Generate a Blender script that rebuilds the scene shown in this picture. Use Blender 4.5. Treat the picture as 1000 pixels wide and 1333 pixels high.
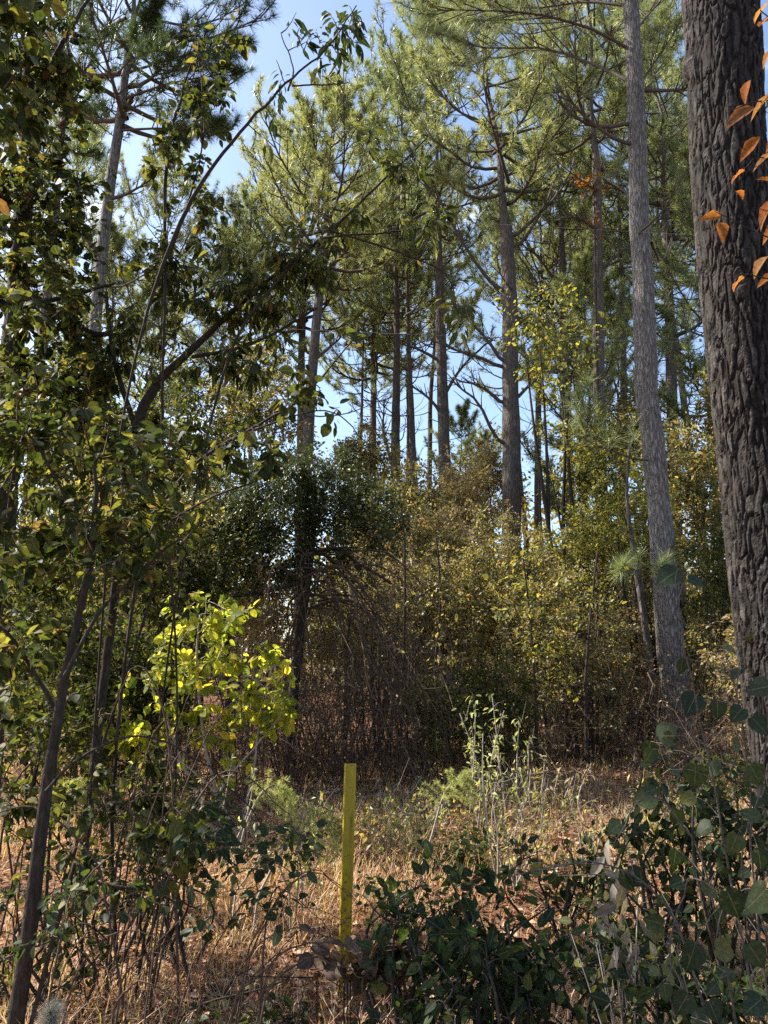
import bpy, math
import numpy as np
from mathutils import Vector, Matrix

S = bpy.context.scene
for o in list(bpy.data.objects):
    bpy.data.objects.remove(o)
COL = S.collection
R = math.radians

# ---------------------------------------------------------------- camera
CAM_H, PITCH, FPX, PCX, PCY = 1.6, R(11.0), 988.0, 500.0, 666.5
cam = bpy.data.cameras.new('camera'); camo = bpy.data.objects.new('camera', cam)
COL.objects.link(camo)
camo.location = (0, 0, CAM_H); camo.rotation_euler = (R(90) + PITCH, 0, 0)
cam.sensor_fit = 'VERTICAL'; cam.sensor_height = 24.0
cam.lens = 24.0 * FPX / 1333.0
cam.clip_start = 0.05; cam.clip_end = 2000
S.camera = camo

# ---------------------------------------------------------------- sky, sun, exposure
SUN_AZ, SUN_EL = R(-73), R(44)          # azimuth from +Y towards +X
w = bpy.data.worlds.new('World'); S.world = w; w.use_nodes = True
nt = w.node_tree; nt.nodes.clear()
def N(nt, t, **kw):
    n = nt.nodes.new(t)
    for k, v in kw.items():
        setattr(n, k, v)
    return n
out = N(nt, 'ShaderNodeOutputWorld'); bg = N(nt, 'ShaderNodeBackground')
sky = N(nt, 'ShaderNodeTexSky'); sky.sky_type = 'NISHITA'; sky.sun_disc = False
sky.sun_elevation = SUN_EL; sky.sun_rotation = SUN_AZ; sky.dust_density = 1.6; sky.air_density = 1.0; sky.ozone_density = 1.5
tc = N(nt, 'ShaderNodeTexCoord'); mp = N(nt, 'ShaderNodeMapping'); mp.inputs['Scale'].default_value = (2.2, 2.2, 4.5)
no = N(nt, 'ShaderNodeTexNoise'); no.inputs['Scale'].default_value = 1.7; no.inputs['Detail'].default_value = 7; no.inputs['Roughness'].default_value = .6
cr = N(nt, 'ShaderNodeValToRGB'); cr.color_ramp.elements[0].position = .58; cr.color_ramp.elements[1].position = .9
mx = N(nt, 'ShaderNodeMix', data_type='RGBA'); mx.inputs['B'].default_value = (9.5, 9.8, 10.2, 1)
L = nt.links.new
L(tc.outputs['Generated'], mp.inputs['Vector']); L(mp.outputs[0], no.inputs['Vector']); L(no.outputs['Fac'], cr.inputs[0])
L(cr.outputs[0], mx.inputs['Factor']); L(sky.outputs[0], mx.inputs['A']); L(mx.outputs['Result'], bg.inputs['Color'])
bg.inputs['Strength'].default_value = 0.12
L(bg.outputs[0], out.inputs[0])

sun = bpy.data.lights.new('sun', 'SUN'); sun.energy = 5.0; sun.angle = R(0.53); sun.color = (1.0, .93, .82)
suno = bpy.data.objects.new('sun', sun); COL.objects.link(suno)
sd = Vector((math.sin(SUN_AZ) * math.cos(SUN_EL), math.cos(SUN_AZ) * math.cos(SUN_EL), math.sin(SUN_EL)))
suno.rotation_euler = sd.to_track_quat('Z', 'Y').to_euler(); suno.location = sd * 60

vs = S.view_settings
vs.view_transform = 'Standard'; vs.look = 'None'; vs.gamma = 1.0; vs.use_curve_mapping = False; vs.exposure = 1.4
cy = S.cycles
cy.max_bounces = 7; cy.diffuse_bounces = 4; cy.glossy_bounces = 2; cy.transmission_bounces = 5; cy.transparent_max_bounces = 4
cy.sample_clamp_indirect = 6.0; cy.use_denoising = False
cy.caustics_reflective = False; cy.caustics_refractive = False
S.render.film_transparent = False

# ---------------------------------------------------------------- helpers
rng = np.random.default_rng(7)
CP, SP = math.cos(PITCH), math.sin(PITCH)
def at(px, py, Y):
    cx = (px - PCX) / FPX; cyy = (PCY - py) / FPX
    d = np.array([cx, CP - cyy * SP, SP + cyy * CP])
    return np.array([0, 0, CAM_H]) + d * (Y / d[1])
def mpp(py, Y):                     # metres per photo pixel at that depth
    p = at(PCX, py, Y)
    return (Y * CP + (p[2] - CAM_H) * SP) / FPX
def unit(v):
    v = np.asarray(v, float)
    return v / np.maximum(np.linalg.norm(v, axis=-1, keepdims=True), 1e-9)
def _h(i, j, k, s=0):
    n = (i.astype(np.int64) * 374761393 + j.astype(np.int64) * 668265263 + k.astype(np.int64) * 2147483647 + s * 974711) & 0xffffffff
    n = ((n ^ (n >> 13)) * 1274126177) & 0xffffffff
    n = n ^ (n >> 16)
    return (n & 0xffff) / 65535.0
def vnoise(p, s=0):
    p = np.asarray(p, float); i = np.floor(p).astype(np.int64); f = p - i; f = f * f * (3 - 2 * f)
    r = 0
    for a in (0, 1):
        for b in (0, 1):
            for c in (0, 1):
                wgt = (f[..., 0] if a else 1 - f[..., 0]) * (f[..., 1] if b else 1 - f[..., 1]) * (f[..., 2] if c else 1 - f[..., 2])
                r = r + wgt * _h(i[..., 0] + a, i[..., 1] + b, i[..., 2] + c, s)
    return r
def ground_z(x, y):
    x = np.asarray(x, float); y = np.asarray(y, float)
    p = np.stack([x * .45, y * .45, x * 0], -1); q = np.stack([x * 1.7, y * 1.7, x * 0 + 3], -1)
    return (vnoise(p, 3) - .5) * .16 + (vnoise(q, 5) - .5) * .05 + 0.018 * np.clip(y - 9, 0, 40)

class MB:
    def __init__(s): s.v = []; s.f = []; s.r = []; s.n = 0
    def add(s, v, f, r=None):
        v = np.asarray(v, float).reshape(-1, 3); f = np.asarray(f, np.int64).reshape(-1, 3)
        s.v.append(v); s.f.append(f + s.n); s.n += len(v)
        s.r.append(np.full(len(f), rng.random()) if r is None else np.broadcast_to(np.asarray(r, float), (len(f),)))
    def tube(s, P, rad, sides=5, r=None, cap=True):
        P = np.asarray(P, float); n = len(P); rad = np.broadcast_to(np.asarray(rad, float), (n,))
        T = np.gradient(P, axis=0); T = unit(T)
        ref = np.array([0, 0, 1.0]) if abs(T[:, 2]).mean() < .8 else np.array([0, 1.0, 0])
        A = unit(np.cross(T, ref)); B = np.cross(T, A)
        th = np.arange(sides) * 2 * math.pi / sides
        V = P[:, None] + rad[:, None, None] * (np.cos(th)[None, :, None] * A[:, None] + np.sin(th)[None, :, None] * B[:, None])
        i = np.arange(n - 1)[:, None] * sides; j = np.arange(sides)[None]; k = (j + 1) % sides
        a, b, c, d = i + j, i + k, i + sides + k, i + sides + j
        F = np.concatenate([np.stack([a, c, b], -1).reshape(-1, 3), np.stack([a, d, c], -1).reshape(-1, 3)])
        V = V.reshape(-1, 3)
        if cap:
            V = np.vstack([V, P[-1] + T[-1] * rad[-1] * .3]); e = (n - 1) * sides; jj = np.arange(sides)
            F = np.vstack([F, np.stack([e + jj, np.full(sides, len(V) - 1), e + (jj + 1) % sides], -1)])
        s.add(V, F, r)
    def inst(s, tv, tf, pos, X, Y, Z, size, r):       # many copies of a small template in one go
        n, k = len(pos), len(tv)
        if n == 0: return
        size = np.broadcast_to(np.asarray(size, float), (n,))
        V = pos[:, None] + size[:, None, None] * (tv[None, :, 0:1] * X[:, None] + tv[None, :, 1:2] * Y[:, None] + tv[None, :, 2:3] * Z[:, None])
        F = (tf[None] + (np.arange(n) * k)[:, None, None]).reshape(-1, 3)
        s.add(V.reshape(-1, 3), F, np.repeat(np.broadcast_to(r, (n,)), len(tf)))
    def mesh(s, name, mat, off=(0, 0, 0), smooth=False):
        me = bpy.data.meshes.new(name)
        V = np.concatenate(s.v) - np.asarray(off); F = np.concatenate(s.f); r = np.concatenate(s.r)
        me.vertices.add(len(V)); me.vertices.foreach_set('co', V.astype(np.float32).ravel())
        me.loops.add(len(F) * 3); me.loops.foreach_set('vertex_index', F.astype(np.int32).ravel())
        me.polygons.add(len(F)); me.polygons.foreach_set('loop_start', (np.arange(len(F)) * 3).astype(np.int32))
        me.polygons.foreach_set('use_smooth', np.full(len(F), smooth))
        at_ = me.attributes.new('rnd', 'FLOAT', 'FACE'); at_.data.foreach_set('value', r.astype(np.float32))
        me.update(calc_edges=True); me.materials.append(mat)
        return me
TRI = [0]
def link(name, me, parent=None, kind=None):
    o = bpy.data.objects.new(name, me); COL.objects.link(o)
    if parent is not None: o.parent = parent
    if kind: o['kind'] = kind
    return o
def part(mb, name, mat, parent, smooth=False, kind=None, label=None):
    if not mb.v: return None
    TRI[0] += sum(len(f) for f in mb.f)
    o = link(name, mb.mesh(name, mat, tuple(parent.location), smooth), parent, kind)
    if label: o['label'] = label
    return o
def thing(name, label, cat, loc, group=None):
    o = bpy.data.objects.new(name, None); COL.objects.link(o); o.location = tuple(float(c) for c in loc); o.empty_display_size = .2
    o['label'] = label; o['category'] = cat
    if group: o['group'] = group
    return o
def tag(o, label, cat, group=None):
    o['label'] = label; o['category'] = cat
    if group: o['group'] = group
    return o

# ---------------------------------------------------------------- materials
def base_mat(name):
    m = bpy.data.materials.new(name); m.use_nodes = True; t = m.node_tree; t.nodes.clear()
    return m, t, N(t, 'ShaderNodeOutputMaterial')
def ramp(t, cols, const=False):
    c = N(t, 'ShaderNodeValToRGB'); e = c.color_ramp.elements
    while len(e) < len(cols): e.new(.5)
    for i, (q, cl) in enumerate(cols):
        e[i].position = q; e[i].color = (*cl, 1)
    return c
def leaf_mat(name, cols, transl=.45, rough=.45, spec=.4, per_object=False, bright=1.5, blue=.5):
    m, t, o = base_mat(name); l = t.links.new
    if per_object:
        src = N(t, 'ShaderNodeObjectInfo').outputs['Random']
    else:
        src = N(t, 'ShaderNodeAttribute', attribute_name='rnd').outputs['Fac']
    c = ramp(t, cols); l(src, c.inputs[0])
    g = N(t, 'ShaderNodeTexCoord'); n = N(t, 'ShaderNodeTexNoise'); n.inputs['Scale'].default_value = 40 if not per_object else 6
    n.inputs['Detail'].default_value = 3
    l(g.outputs['Object'], n.inputs['Vector'])
    col = c.outputs[0]
    if per_object:
        sx = N(t, 'ShaderNodeSeparateXYZ'); l(g.outputs['Object'], sx.inputs[0]); ab = N(t, 'ShaderNodeMath', operation='ABSOLUTE'); l(sx.outputs[0], ab.inputs[0])
        rb = N(t, 'ShaderNodeMapRange'); rb.inputs['From Min'].default_value = .004; rb.inputs['From Max'].default_value = .022; rb.inputs['To Min'].default_value = .3; rb.inputs['To Max'].default_value = 0; l(ab.outputs[0], rb.inputs['Value'])
        ma = N(t, 'ShaderNodeMath', operation='MULTIPLY_ADD'); ma.inputs[1].default_value = -.75; l(ab.outputs[0], ma.inputs[0]); l(sx.outputs[1], ma.inputs[2])
        pp = N(t, 'ShaderNodeMath', operation='PINGPONG'); pp.inputs[1].default_value = .075; l(ma.outputs[0], pp.inputs[0])
        rs = N(t, 'ShaderNodeMapRange'); rs.inputs['From Max'].default_value = .012; rs.inputs['To Min'].default_value = .09; rs.inputs['To Max'].default_value = 0; l(pp.outputs[0], rs.inputs['Value'])
        mxv = N(t, 'ShaderNodeMath', operation='MAXIMUM'); l(rb.outputs[0], mxv.inputs[0]); l(rs.outputs[0], mxv.inputs[1])
        li = N(t, 'ShaderNodeMix', data_type='RGBA'); li.inputs['B'].default_value = (.30, .32, .15, 1); l(mxv.outputs[0], li.inputs['Factor']); l(col, li.inputs['A'])
        oi = N(t, 'ShaderNodeObjectInfo'); va = N(t, 'ShaderNodeVectorMath', operation='ADD'); l(g.outputs['Object'], va.inputs[0]); l(oi.outputs['Location'], va.inputs[1])
        ns = N(t, 'ShaderNodeTexNoise'); ns.inputs['Scale'].default_value = 4.5; ns.inputs['Detail'].default_value = 4; l(va.outputs[0], ns.inputs['Vector'])
        sp = N(t, 'ShaderNodeMapRange'); sp.inputs['From Min'].default_value = .62; sp.inputs['From Max'].default_value = .68; sp.inputs['To Max'].default_value = .75; l(ns.outputs['Fac'], sp.inputs['Value'])
        br = N(t, 'ShaderNodeMix', data_type='RGBA'); br.inputs['B'].default_value = (.10, .06, .03, 1); l(sp.outputs[0], br.inputs['Factor']); l(li.outputs['Result'], br.inputs['A']); col = br.outputs['Result']
    hs = N(t, 'ShaderNodeHueSaturation'); mr = N(t, 'ShaderNodeMapRange')
    mr.inputs['To Min'].default_value = .6; mr.inputs['To Max'].default_value = 1.4; mr.inputs['From Min'].default_value = .3; mr.inputs['From Max'].default_value = .7
    l(n.outputs['Fac'], mr.inputs['Value']); l(mr.outputs[0], hs.inputs['Value']); l(col, hs.inputs['Color'])
    b = N(t, 'ShaderNodeBsdfPrincipled'); b.inputs['Roughness'].default_value = rough; b.inputs['Specular IOR Level'].default_value = spec
    tr = N(t, 'ShaderNodeBsdfTranslucent'); ml = N(t, 'ShaderNodeMix', data_type='RGBA', blend_type='MULTIPLY'); ml.inputs['Factor'].default_value = 1
    ml.inputs['B'].default_value = (bright * 1.05, bright, bright * blue, 1)
    l(hs.outputs[0], b.inputs['Base Color']); l(hs.outputs[0], ml.inputs['A']); l(ml.outputs['Result'], tr.inputs['Color'])
    ms = N(t, 'ShaderNodeMixShader'); ms.inputs[0].default_value = transl
    l(b.outputs[0], ms.inputs[1]); l(tr.outputs[0], ms.inputs[2]); l(ms.outputs[0], o.inputs[0])
    return m
def bark_mat(name, c0, c1, c2, sx=9, sz=2.2, bump=.6, dist=.02):
    m, t, o = base_mat(name); l = t.links.new
    g = N(t, 'ShaderNodeTexCoord'); mp = N(t, 'ShaderNodeMapping'); mp.inputs['Scale'].default_value = (sx, sx, sz)
    l(g.outputs['Object'], mp.inputs['Vector'])
    n = N(t, 'ShaderNodeTexNoise'); n.inputs['Scale'].default_value = 2.2; n.inputs['Detail'].default_value = 8; n.inputs['Roughness'].default_value = .65
    v = N(t, 'ShaderNodeTexVoronoi', feature='DISTANCE_TO_EDGE'); v.inputs['Scale'].default_value = 1.6
    wv = N(t, 'ShaderNodeVectorMath', operation='ADD'); n2 = N(t, 'ShaderNodeTexNoise'); n2.inputs['Scale'].default_value = 1.3; n2.inputs['Detail'].default_value = 4
    l(mp.outputs[0], n2.inputs['Vector']); l(mp.outputs[0], wv.inputs[0]); l(n2.outputs['Color'], wv.inputs[1]); l(wv.outputs[0], v.inputs['Vector'])
    l(mp.outputs[0], n.inputs['Vector'])
    c = ramp(t, [(.25, c0), (.5, c1), (.75, c2)]); l(n.outputs['Fac'], c.inputs[0])
    mr = N(t, 'ShaderNodeMapRange'); mr.inputs['From Max'].default_value = .18; l(v.outputs['Distance'], mr.inputs['Value'])
    ad = N(t, 'ShaderNodeMath', operation='ADD'); mu = N(t, 'ShaderNodeMath', operation='MULTIPLY'); mu.inputs[1].default_value = .6
    l(n.outputs['Fac'], mu.inputs[0]); l(mu.outputs[0], ad.inputs[0]); l(mr.outputs[0], ad.inputs[1])
    bp = N(t, 'ShaderNodeBump'); bp.inputs['Strength'].default_value = bump; bp.inputs['Distance'].default_value = dist
    l(ad.outputs[0], bp.inputs['Height'])
    b = N(t, 'ShaderNodeBsdfPrincipled'); b.inputs['Roughness'].default_value = .9; b.inputs['Specular IOR Level'].default_value = .15
    l(c.outputs[0], b.inputs['Base Color']); l(bp.outputs[0], b.inputs['Normal']); l(b.outputs[0], o.inputs[0])
    return m
G_PINE = [(0, (.09, .125, .06)), (.45, (.19, .235, .11)), (.8, (.33, .35, .17)), (1, (.42, .32, .17))]
M = {}
M['needle'] = leaf_mat('pine_needles', G_PINE, .4, .4, .5, blue=.6)
M['needle_warm'] = leaf_mat('pine_needles_warm', [(0, (.12, .155, .07)), (.5, (.27, .305, .14)), (.85, (.41, .41, .20)), (1, (.46, .32, .17))], .42, .4, .5, blue=.6)
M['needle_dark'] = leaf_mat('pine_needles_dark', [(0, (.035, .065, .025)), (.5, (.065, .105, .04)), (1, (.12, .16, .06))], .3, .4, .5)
M['bark'] = bark_mat('pine_bark', (.055, .045, .04), (.125, .105, .092), (.22, .19, .17), 9, 2.2, .8, .03)
M['bark_grey'] = bark_mat('grey_pine_bark', (.07, .062, .056), (.20, .182, .166), (.38, .355, .33), 15, 3.2, 1.0, .035)
M['bark_big'] = bark_mat('furrowed_bark', (.014, .0125, .012), (.045, .041, .039), (.105, .097, .092), 26, 9, .7, .008)
def plate_mat():
    m, t, o = base_mat('plated_bark'); l = t.links.new
    a = N(t, 'ShaderNodeAttribute', attribute_name='rnd'); c = ramp(t, [(0, (.010, .008, .0075)), (.35, (.022, .0195, .018)), (.7, (.038, .035, .033)), (1, (.085, .08, .076))]); l(a.outputs['Fac'], c.inputs[0])
    g = N(t, 'ShaderNodeTexCoord'); n = N(t, 'ShaderNodeTexNoise'); n.inputs['Scale'].default_value = 60; n.inputs['Detail'].default_value = 6; l(g.outputs['Object'], n.inputs['Vector'])
    n3 = N(t, 'ShaderNodeTexNoise'); n3.inputs['Scale'].default_value = 3; n3.inputs['Detail'].default_value = 5; l(g.outputs['Object'], n3.inputs['Vector'])
    c2 = ramp(t, [(.35, (.55, .5, .47)), (.65, (1.25, 1.22, 1.2))]); l(n.outputs['Fac'], c2.inputs[0]); c3 = ramp(t, [(.36, (.95, .86, .80)), (.55, (1.0, 1.0, 1.0)), (.72, (1.25, 1.3, 1.22))]); l(n3.outputs['Fac'], c3.inputs[0])
    m1 = N(t, 'ShaderNodeMix', data_type='RGBA', blend_type='MULTIPLY'); m1.inputs['Factor'].default_value = 1; m2 = N(t, 'ShaderNodeMix', data_type='RGBA', blend_type='MULTIPLY'); m2.inputs['Factor'].default_value = 1
    l(c.outputs[0], m1.inputs['A']); l(c2.outputs[0], m1.inputs['B']); l(m1.outputs['Result'], m2.inputs['A']); l(c3.outputs[0], m2.inputs['B'])
    bp = N(t, 'ShaderNodeBump'); bp.inputs['Strength'].default_value = .6; bp.inputs['Distance'].default_value = .006; l(n.outputs['Fac'], bp.inputs['Height'])
    b = N(t, 'ShaderNodeBsdfPrincipled'); b.inputs['Roughness'].default_value = .9; b.inputs['Specular IOR Level'].default_value = .15
    l(m2.outputs['Result'], b.inputs['Base Color']); l(bp.outputs[0], b.inputs['Normal']); l(b.outputs[0], o.inputs[0])
    return m
M['bark_plate'] = plate_mat()
M['bark_dark'] = bark_mat('dark_bark', (.018, .014, .011), (.042, .033, .026), (.085, .07, .056), 30, 8, .5, .006)
M['limb'] = bark_mat('limb_bark', (.05, .042, .036), (.10, .085, .072), (.16, .14, .12), 20, 20, .4, .01)
M['twig_brown'] = bark_mat('brown_twig', (.035, .023, .017), (.085, .056, .04), (.18, .13, .095), 30, 20, .3, .004)
M['twig_pale'] = bark_mat('pale_twig', (.16, .13, .10), (.30, .26, .21), (.45, .40, .34), 30, 20, .3, .004)
def LM(name, cols, **k):
    M[name] = leaf_mat(name, cols, **k); M[name + '_o'] = leaf_mat(name + '_single', cols, per_object=True, **k)
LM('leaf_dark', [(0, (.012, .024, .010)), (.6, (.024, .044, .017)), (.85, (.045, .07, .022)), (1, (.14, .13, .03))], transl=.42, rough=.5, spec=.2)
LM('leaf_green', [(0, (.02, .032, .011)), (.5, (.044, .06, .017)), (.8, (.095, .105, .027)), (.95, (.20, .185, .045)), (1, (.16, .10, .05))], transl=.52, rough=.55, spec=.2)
LM('leaf_mixed', [(0, (.017, .026, .010)), (.45, (.038, .052, .016)), (.75, (.085, .095, .026)), (.95, (.19, .17, .042)), (1, (.14, .07, .035))], transl=.52, rough=.55, spec=.2)
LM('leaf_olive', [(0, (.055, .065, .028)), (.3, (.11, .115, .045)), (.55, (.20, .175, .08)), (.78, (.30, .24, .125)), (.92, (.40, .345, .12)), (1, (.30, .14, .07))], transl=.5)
LM('leaf_yellow', [(0, (.06, .08, .025)), (.4, (.14, .15, .04)), (.75, (.27, .25, .06)), (.95, (.40, .36, .08)), (1, (.36, .20, .06))], transl=.5)
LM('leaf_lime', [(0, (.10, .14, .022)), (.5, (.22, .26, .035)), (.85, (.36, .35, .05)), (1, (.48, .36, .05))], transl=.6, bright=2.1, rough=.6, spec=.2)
LM('leaf_tan', [(0, (.13, .11, .06)), (.4, (.26, .20, .11)), (.75, (.38, .30, .17)), (.93, (.28, .27, .09)), (1, (.38, .14, .07))], transl=.4)
LM('leaf_holly', [(0, (.025, .038, .015)), (.6, (.052, .072, .025)), (1, (.12, .13, .04))], transl=.2, rough=.45, spec=.3)
LM('leaf_orange', [(0, (.24, .075, .025)), (.5, (.32, .115, .03)), (.8, (.27, .14, .045)), (1, (.17, .06, .045))], transl=.5, rough=.8, spec=.08)
LM('leaf_brier', [(0, (.014, .025, .011)), (.5, (.024, .041, .017)), (.85, (.045, .064, .022)), (1, (.10, .10, .025))], transl=.32, rough=.55, spec=.25)
LM('leaf_dead', [(0, (.035, .02, .014)), (.5, (.075, .042, .029)), (.9, (.13, .085, .06)), (1, (.28, .2, .15))], transl=.2, rough=.7)
LM('grass_dry', [(0, (.31, .165, .10)), (.4, (.47, .30, .195)), (.75, (.62, .47, .33)), (.92, (.44, .38, .19)), (1, (.40, .16, .09))], transl=.4, rough=.6)
LM('weed_pale', [(0, (.17, .22, .08)), (.5, (.32, .36, .14)), (1, (.48, .46, .22))], transl=.5, rough=.5)

# ---------------------------------------------------------------- leaf shapes
def T(v, f): return np.array(v, float), np.array(f, np.int64)
RHOMB = T([(0, 0, 0), (.3, .42, .06), (0, 1, -.1), (-.3, .42, .06)], [(0, 1, 2), (0, 2, 3)])
def leaf_shape(prof, curl=.12, fold=.1, notch=0.0):
    ys = [p[0] for p in prof]; v = []; f = []
    for y, hw in prof:
        z = -curl * y * y
        v += [(-hw, y - notch * (1 if y == ys[0] else 0), z + fold * hw * 2), (0, y, z), (hw, y - notch * (1 if y == ys[0] else 0), z + fold * hw * 2)]
    for i in range(len(prof) - 1):
        a = i * 3
        f += [(a, a + 1, a + 4), (a, a + 4, a + 3), (a + 1, a + 2, a + 5), (a + 1, a + 5, a + 4)]
    v.append((0, 1.0, -curl)); t = len(v) - 1; a = (len(prof) - 1) * 3
    f += [(a, a + 1, t), (a + 1, a + 2, t)]
    return T(v, f)
OVATE = leaf_shape([(0, .02), (.15, .22), (.4, .3), (.7, .2)])
LANCE = leaf_shape([(0, .02), (.2, .13), (.5, .17), (.8, .09)], .3, .15)
HEART = leaf_shape([(0.04, .2), (.15, .43), (.4, .46), (.68, .3), (.87, .13)], .14, .12, .1)
ROUND = leaf_shape([(0, .05), (.15, .28), (.4, .38), (.75, .26)], .1, .12)
NEED = T([(-.5, 0, 0), (.5, 0, 0), (0, 1, 0)], [(0, 1, 2)])

def frames(d, up, jit, rg):
    """leaf axis d, leaf normal near up"""
    d = unit(d); n = np.broadcast_to(np.asarray(up, float), d.shape) + rg.normal(0, jit, d.shape)
    X = unit(np.cross(d, n)); Z = np.cross(X, d)
    return X, d, Z
LEAF_CACHE = {}
def leaf_objects(root, tmpl, key, mat, pos, X, Y, Z, size, name='leaf'):
    if key not in LEAF_CACHE:
        mb = MB(); mb.add(tmpl[0], tmpl[1], .5); LEAF_CACHE[key] = mb.mesh(key, mat, smooth=True)
    me = LEAF_CACHE[key]; off = np.array(root.location)
    for i in range(len(pos)):
        o = bpy.data.objects.new(name, me); COL.objects.link(o); o.parent = root
        p = pos[i] - off; s = size[i]
        o.matrix_basis = Matrix(((X[i][0] * s, Y[i][0] * s, Z[i][0] * s, p[0]), (X[i][1] * s, Y[i][1] * s, Z[i][1] * s, p[1]),
                                 (X[i][2] * s, Y[i][2] * s, Z[i][2] * s, p[2]), (0, 0, 0, 1)))

def smooth_path(P, n, wob=0, rg=rng):
    P = np.asarray(P, float); m = len(P)
    if m < 3:
        t = np.linspace(0, 1, n)[:, None]; Q = P[0] * (1 - t) + P[-1] * t
    else:
        t = np.linspace(0, m - 1, n); i = np.clip(t.astype(int), 0, m - 2); f = (t - i)[:, None]
        P0 = P[np.clip(i - 1, 0, m - 1)]; P1 = P[i]; P2 = P[i + 1]; P3 = P[np.clip(i + 2, 0, m - 1)]
        Q = .5 * ((2 * P1) + (-P0 + P2) * f + (2 * P0 - 5 * P1 + 4 * P2 - P3) * f ** 2 + (-P0 + 3 * P1 - 3 * P2 + P3) * f ** 3)
    if wob:
        Q = Q + np.cumsum(rg.normal(0, wob, Q.shape), 0) * np.linspace(0, 1, n)[:, None]
    return Q
def px_path(pts, Y, n, wob=0, rg=rng):
    """pts: (px, py, diameter px[, depth]) -> path and radii"""
    P = np.array([at(p[0], p[1], p[3] if len(p) > 3 else Y) for p in pts])
    r = np.array([p[2] * .5 * mpp(p[1], p[3] if len(p) > 3 else Y) for p in pts])
    Q = smooth_path(P, n, wob, rg)
    return Q, np.interp(np.linspace(0, 1, n), np.linspace(0, 1, len(r)), r)

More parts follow.
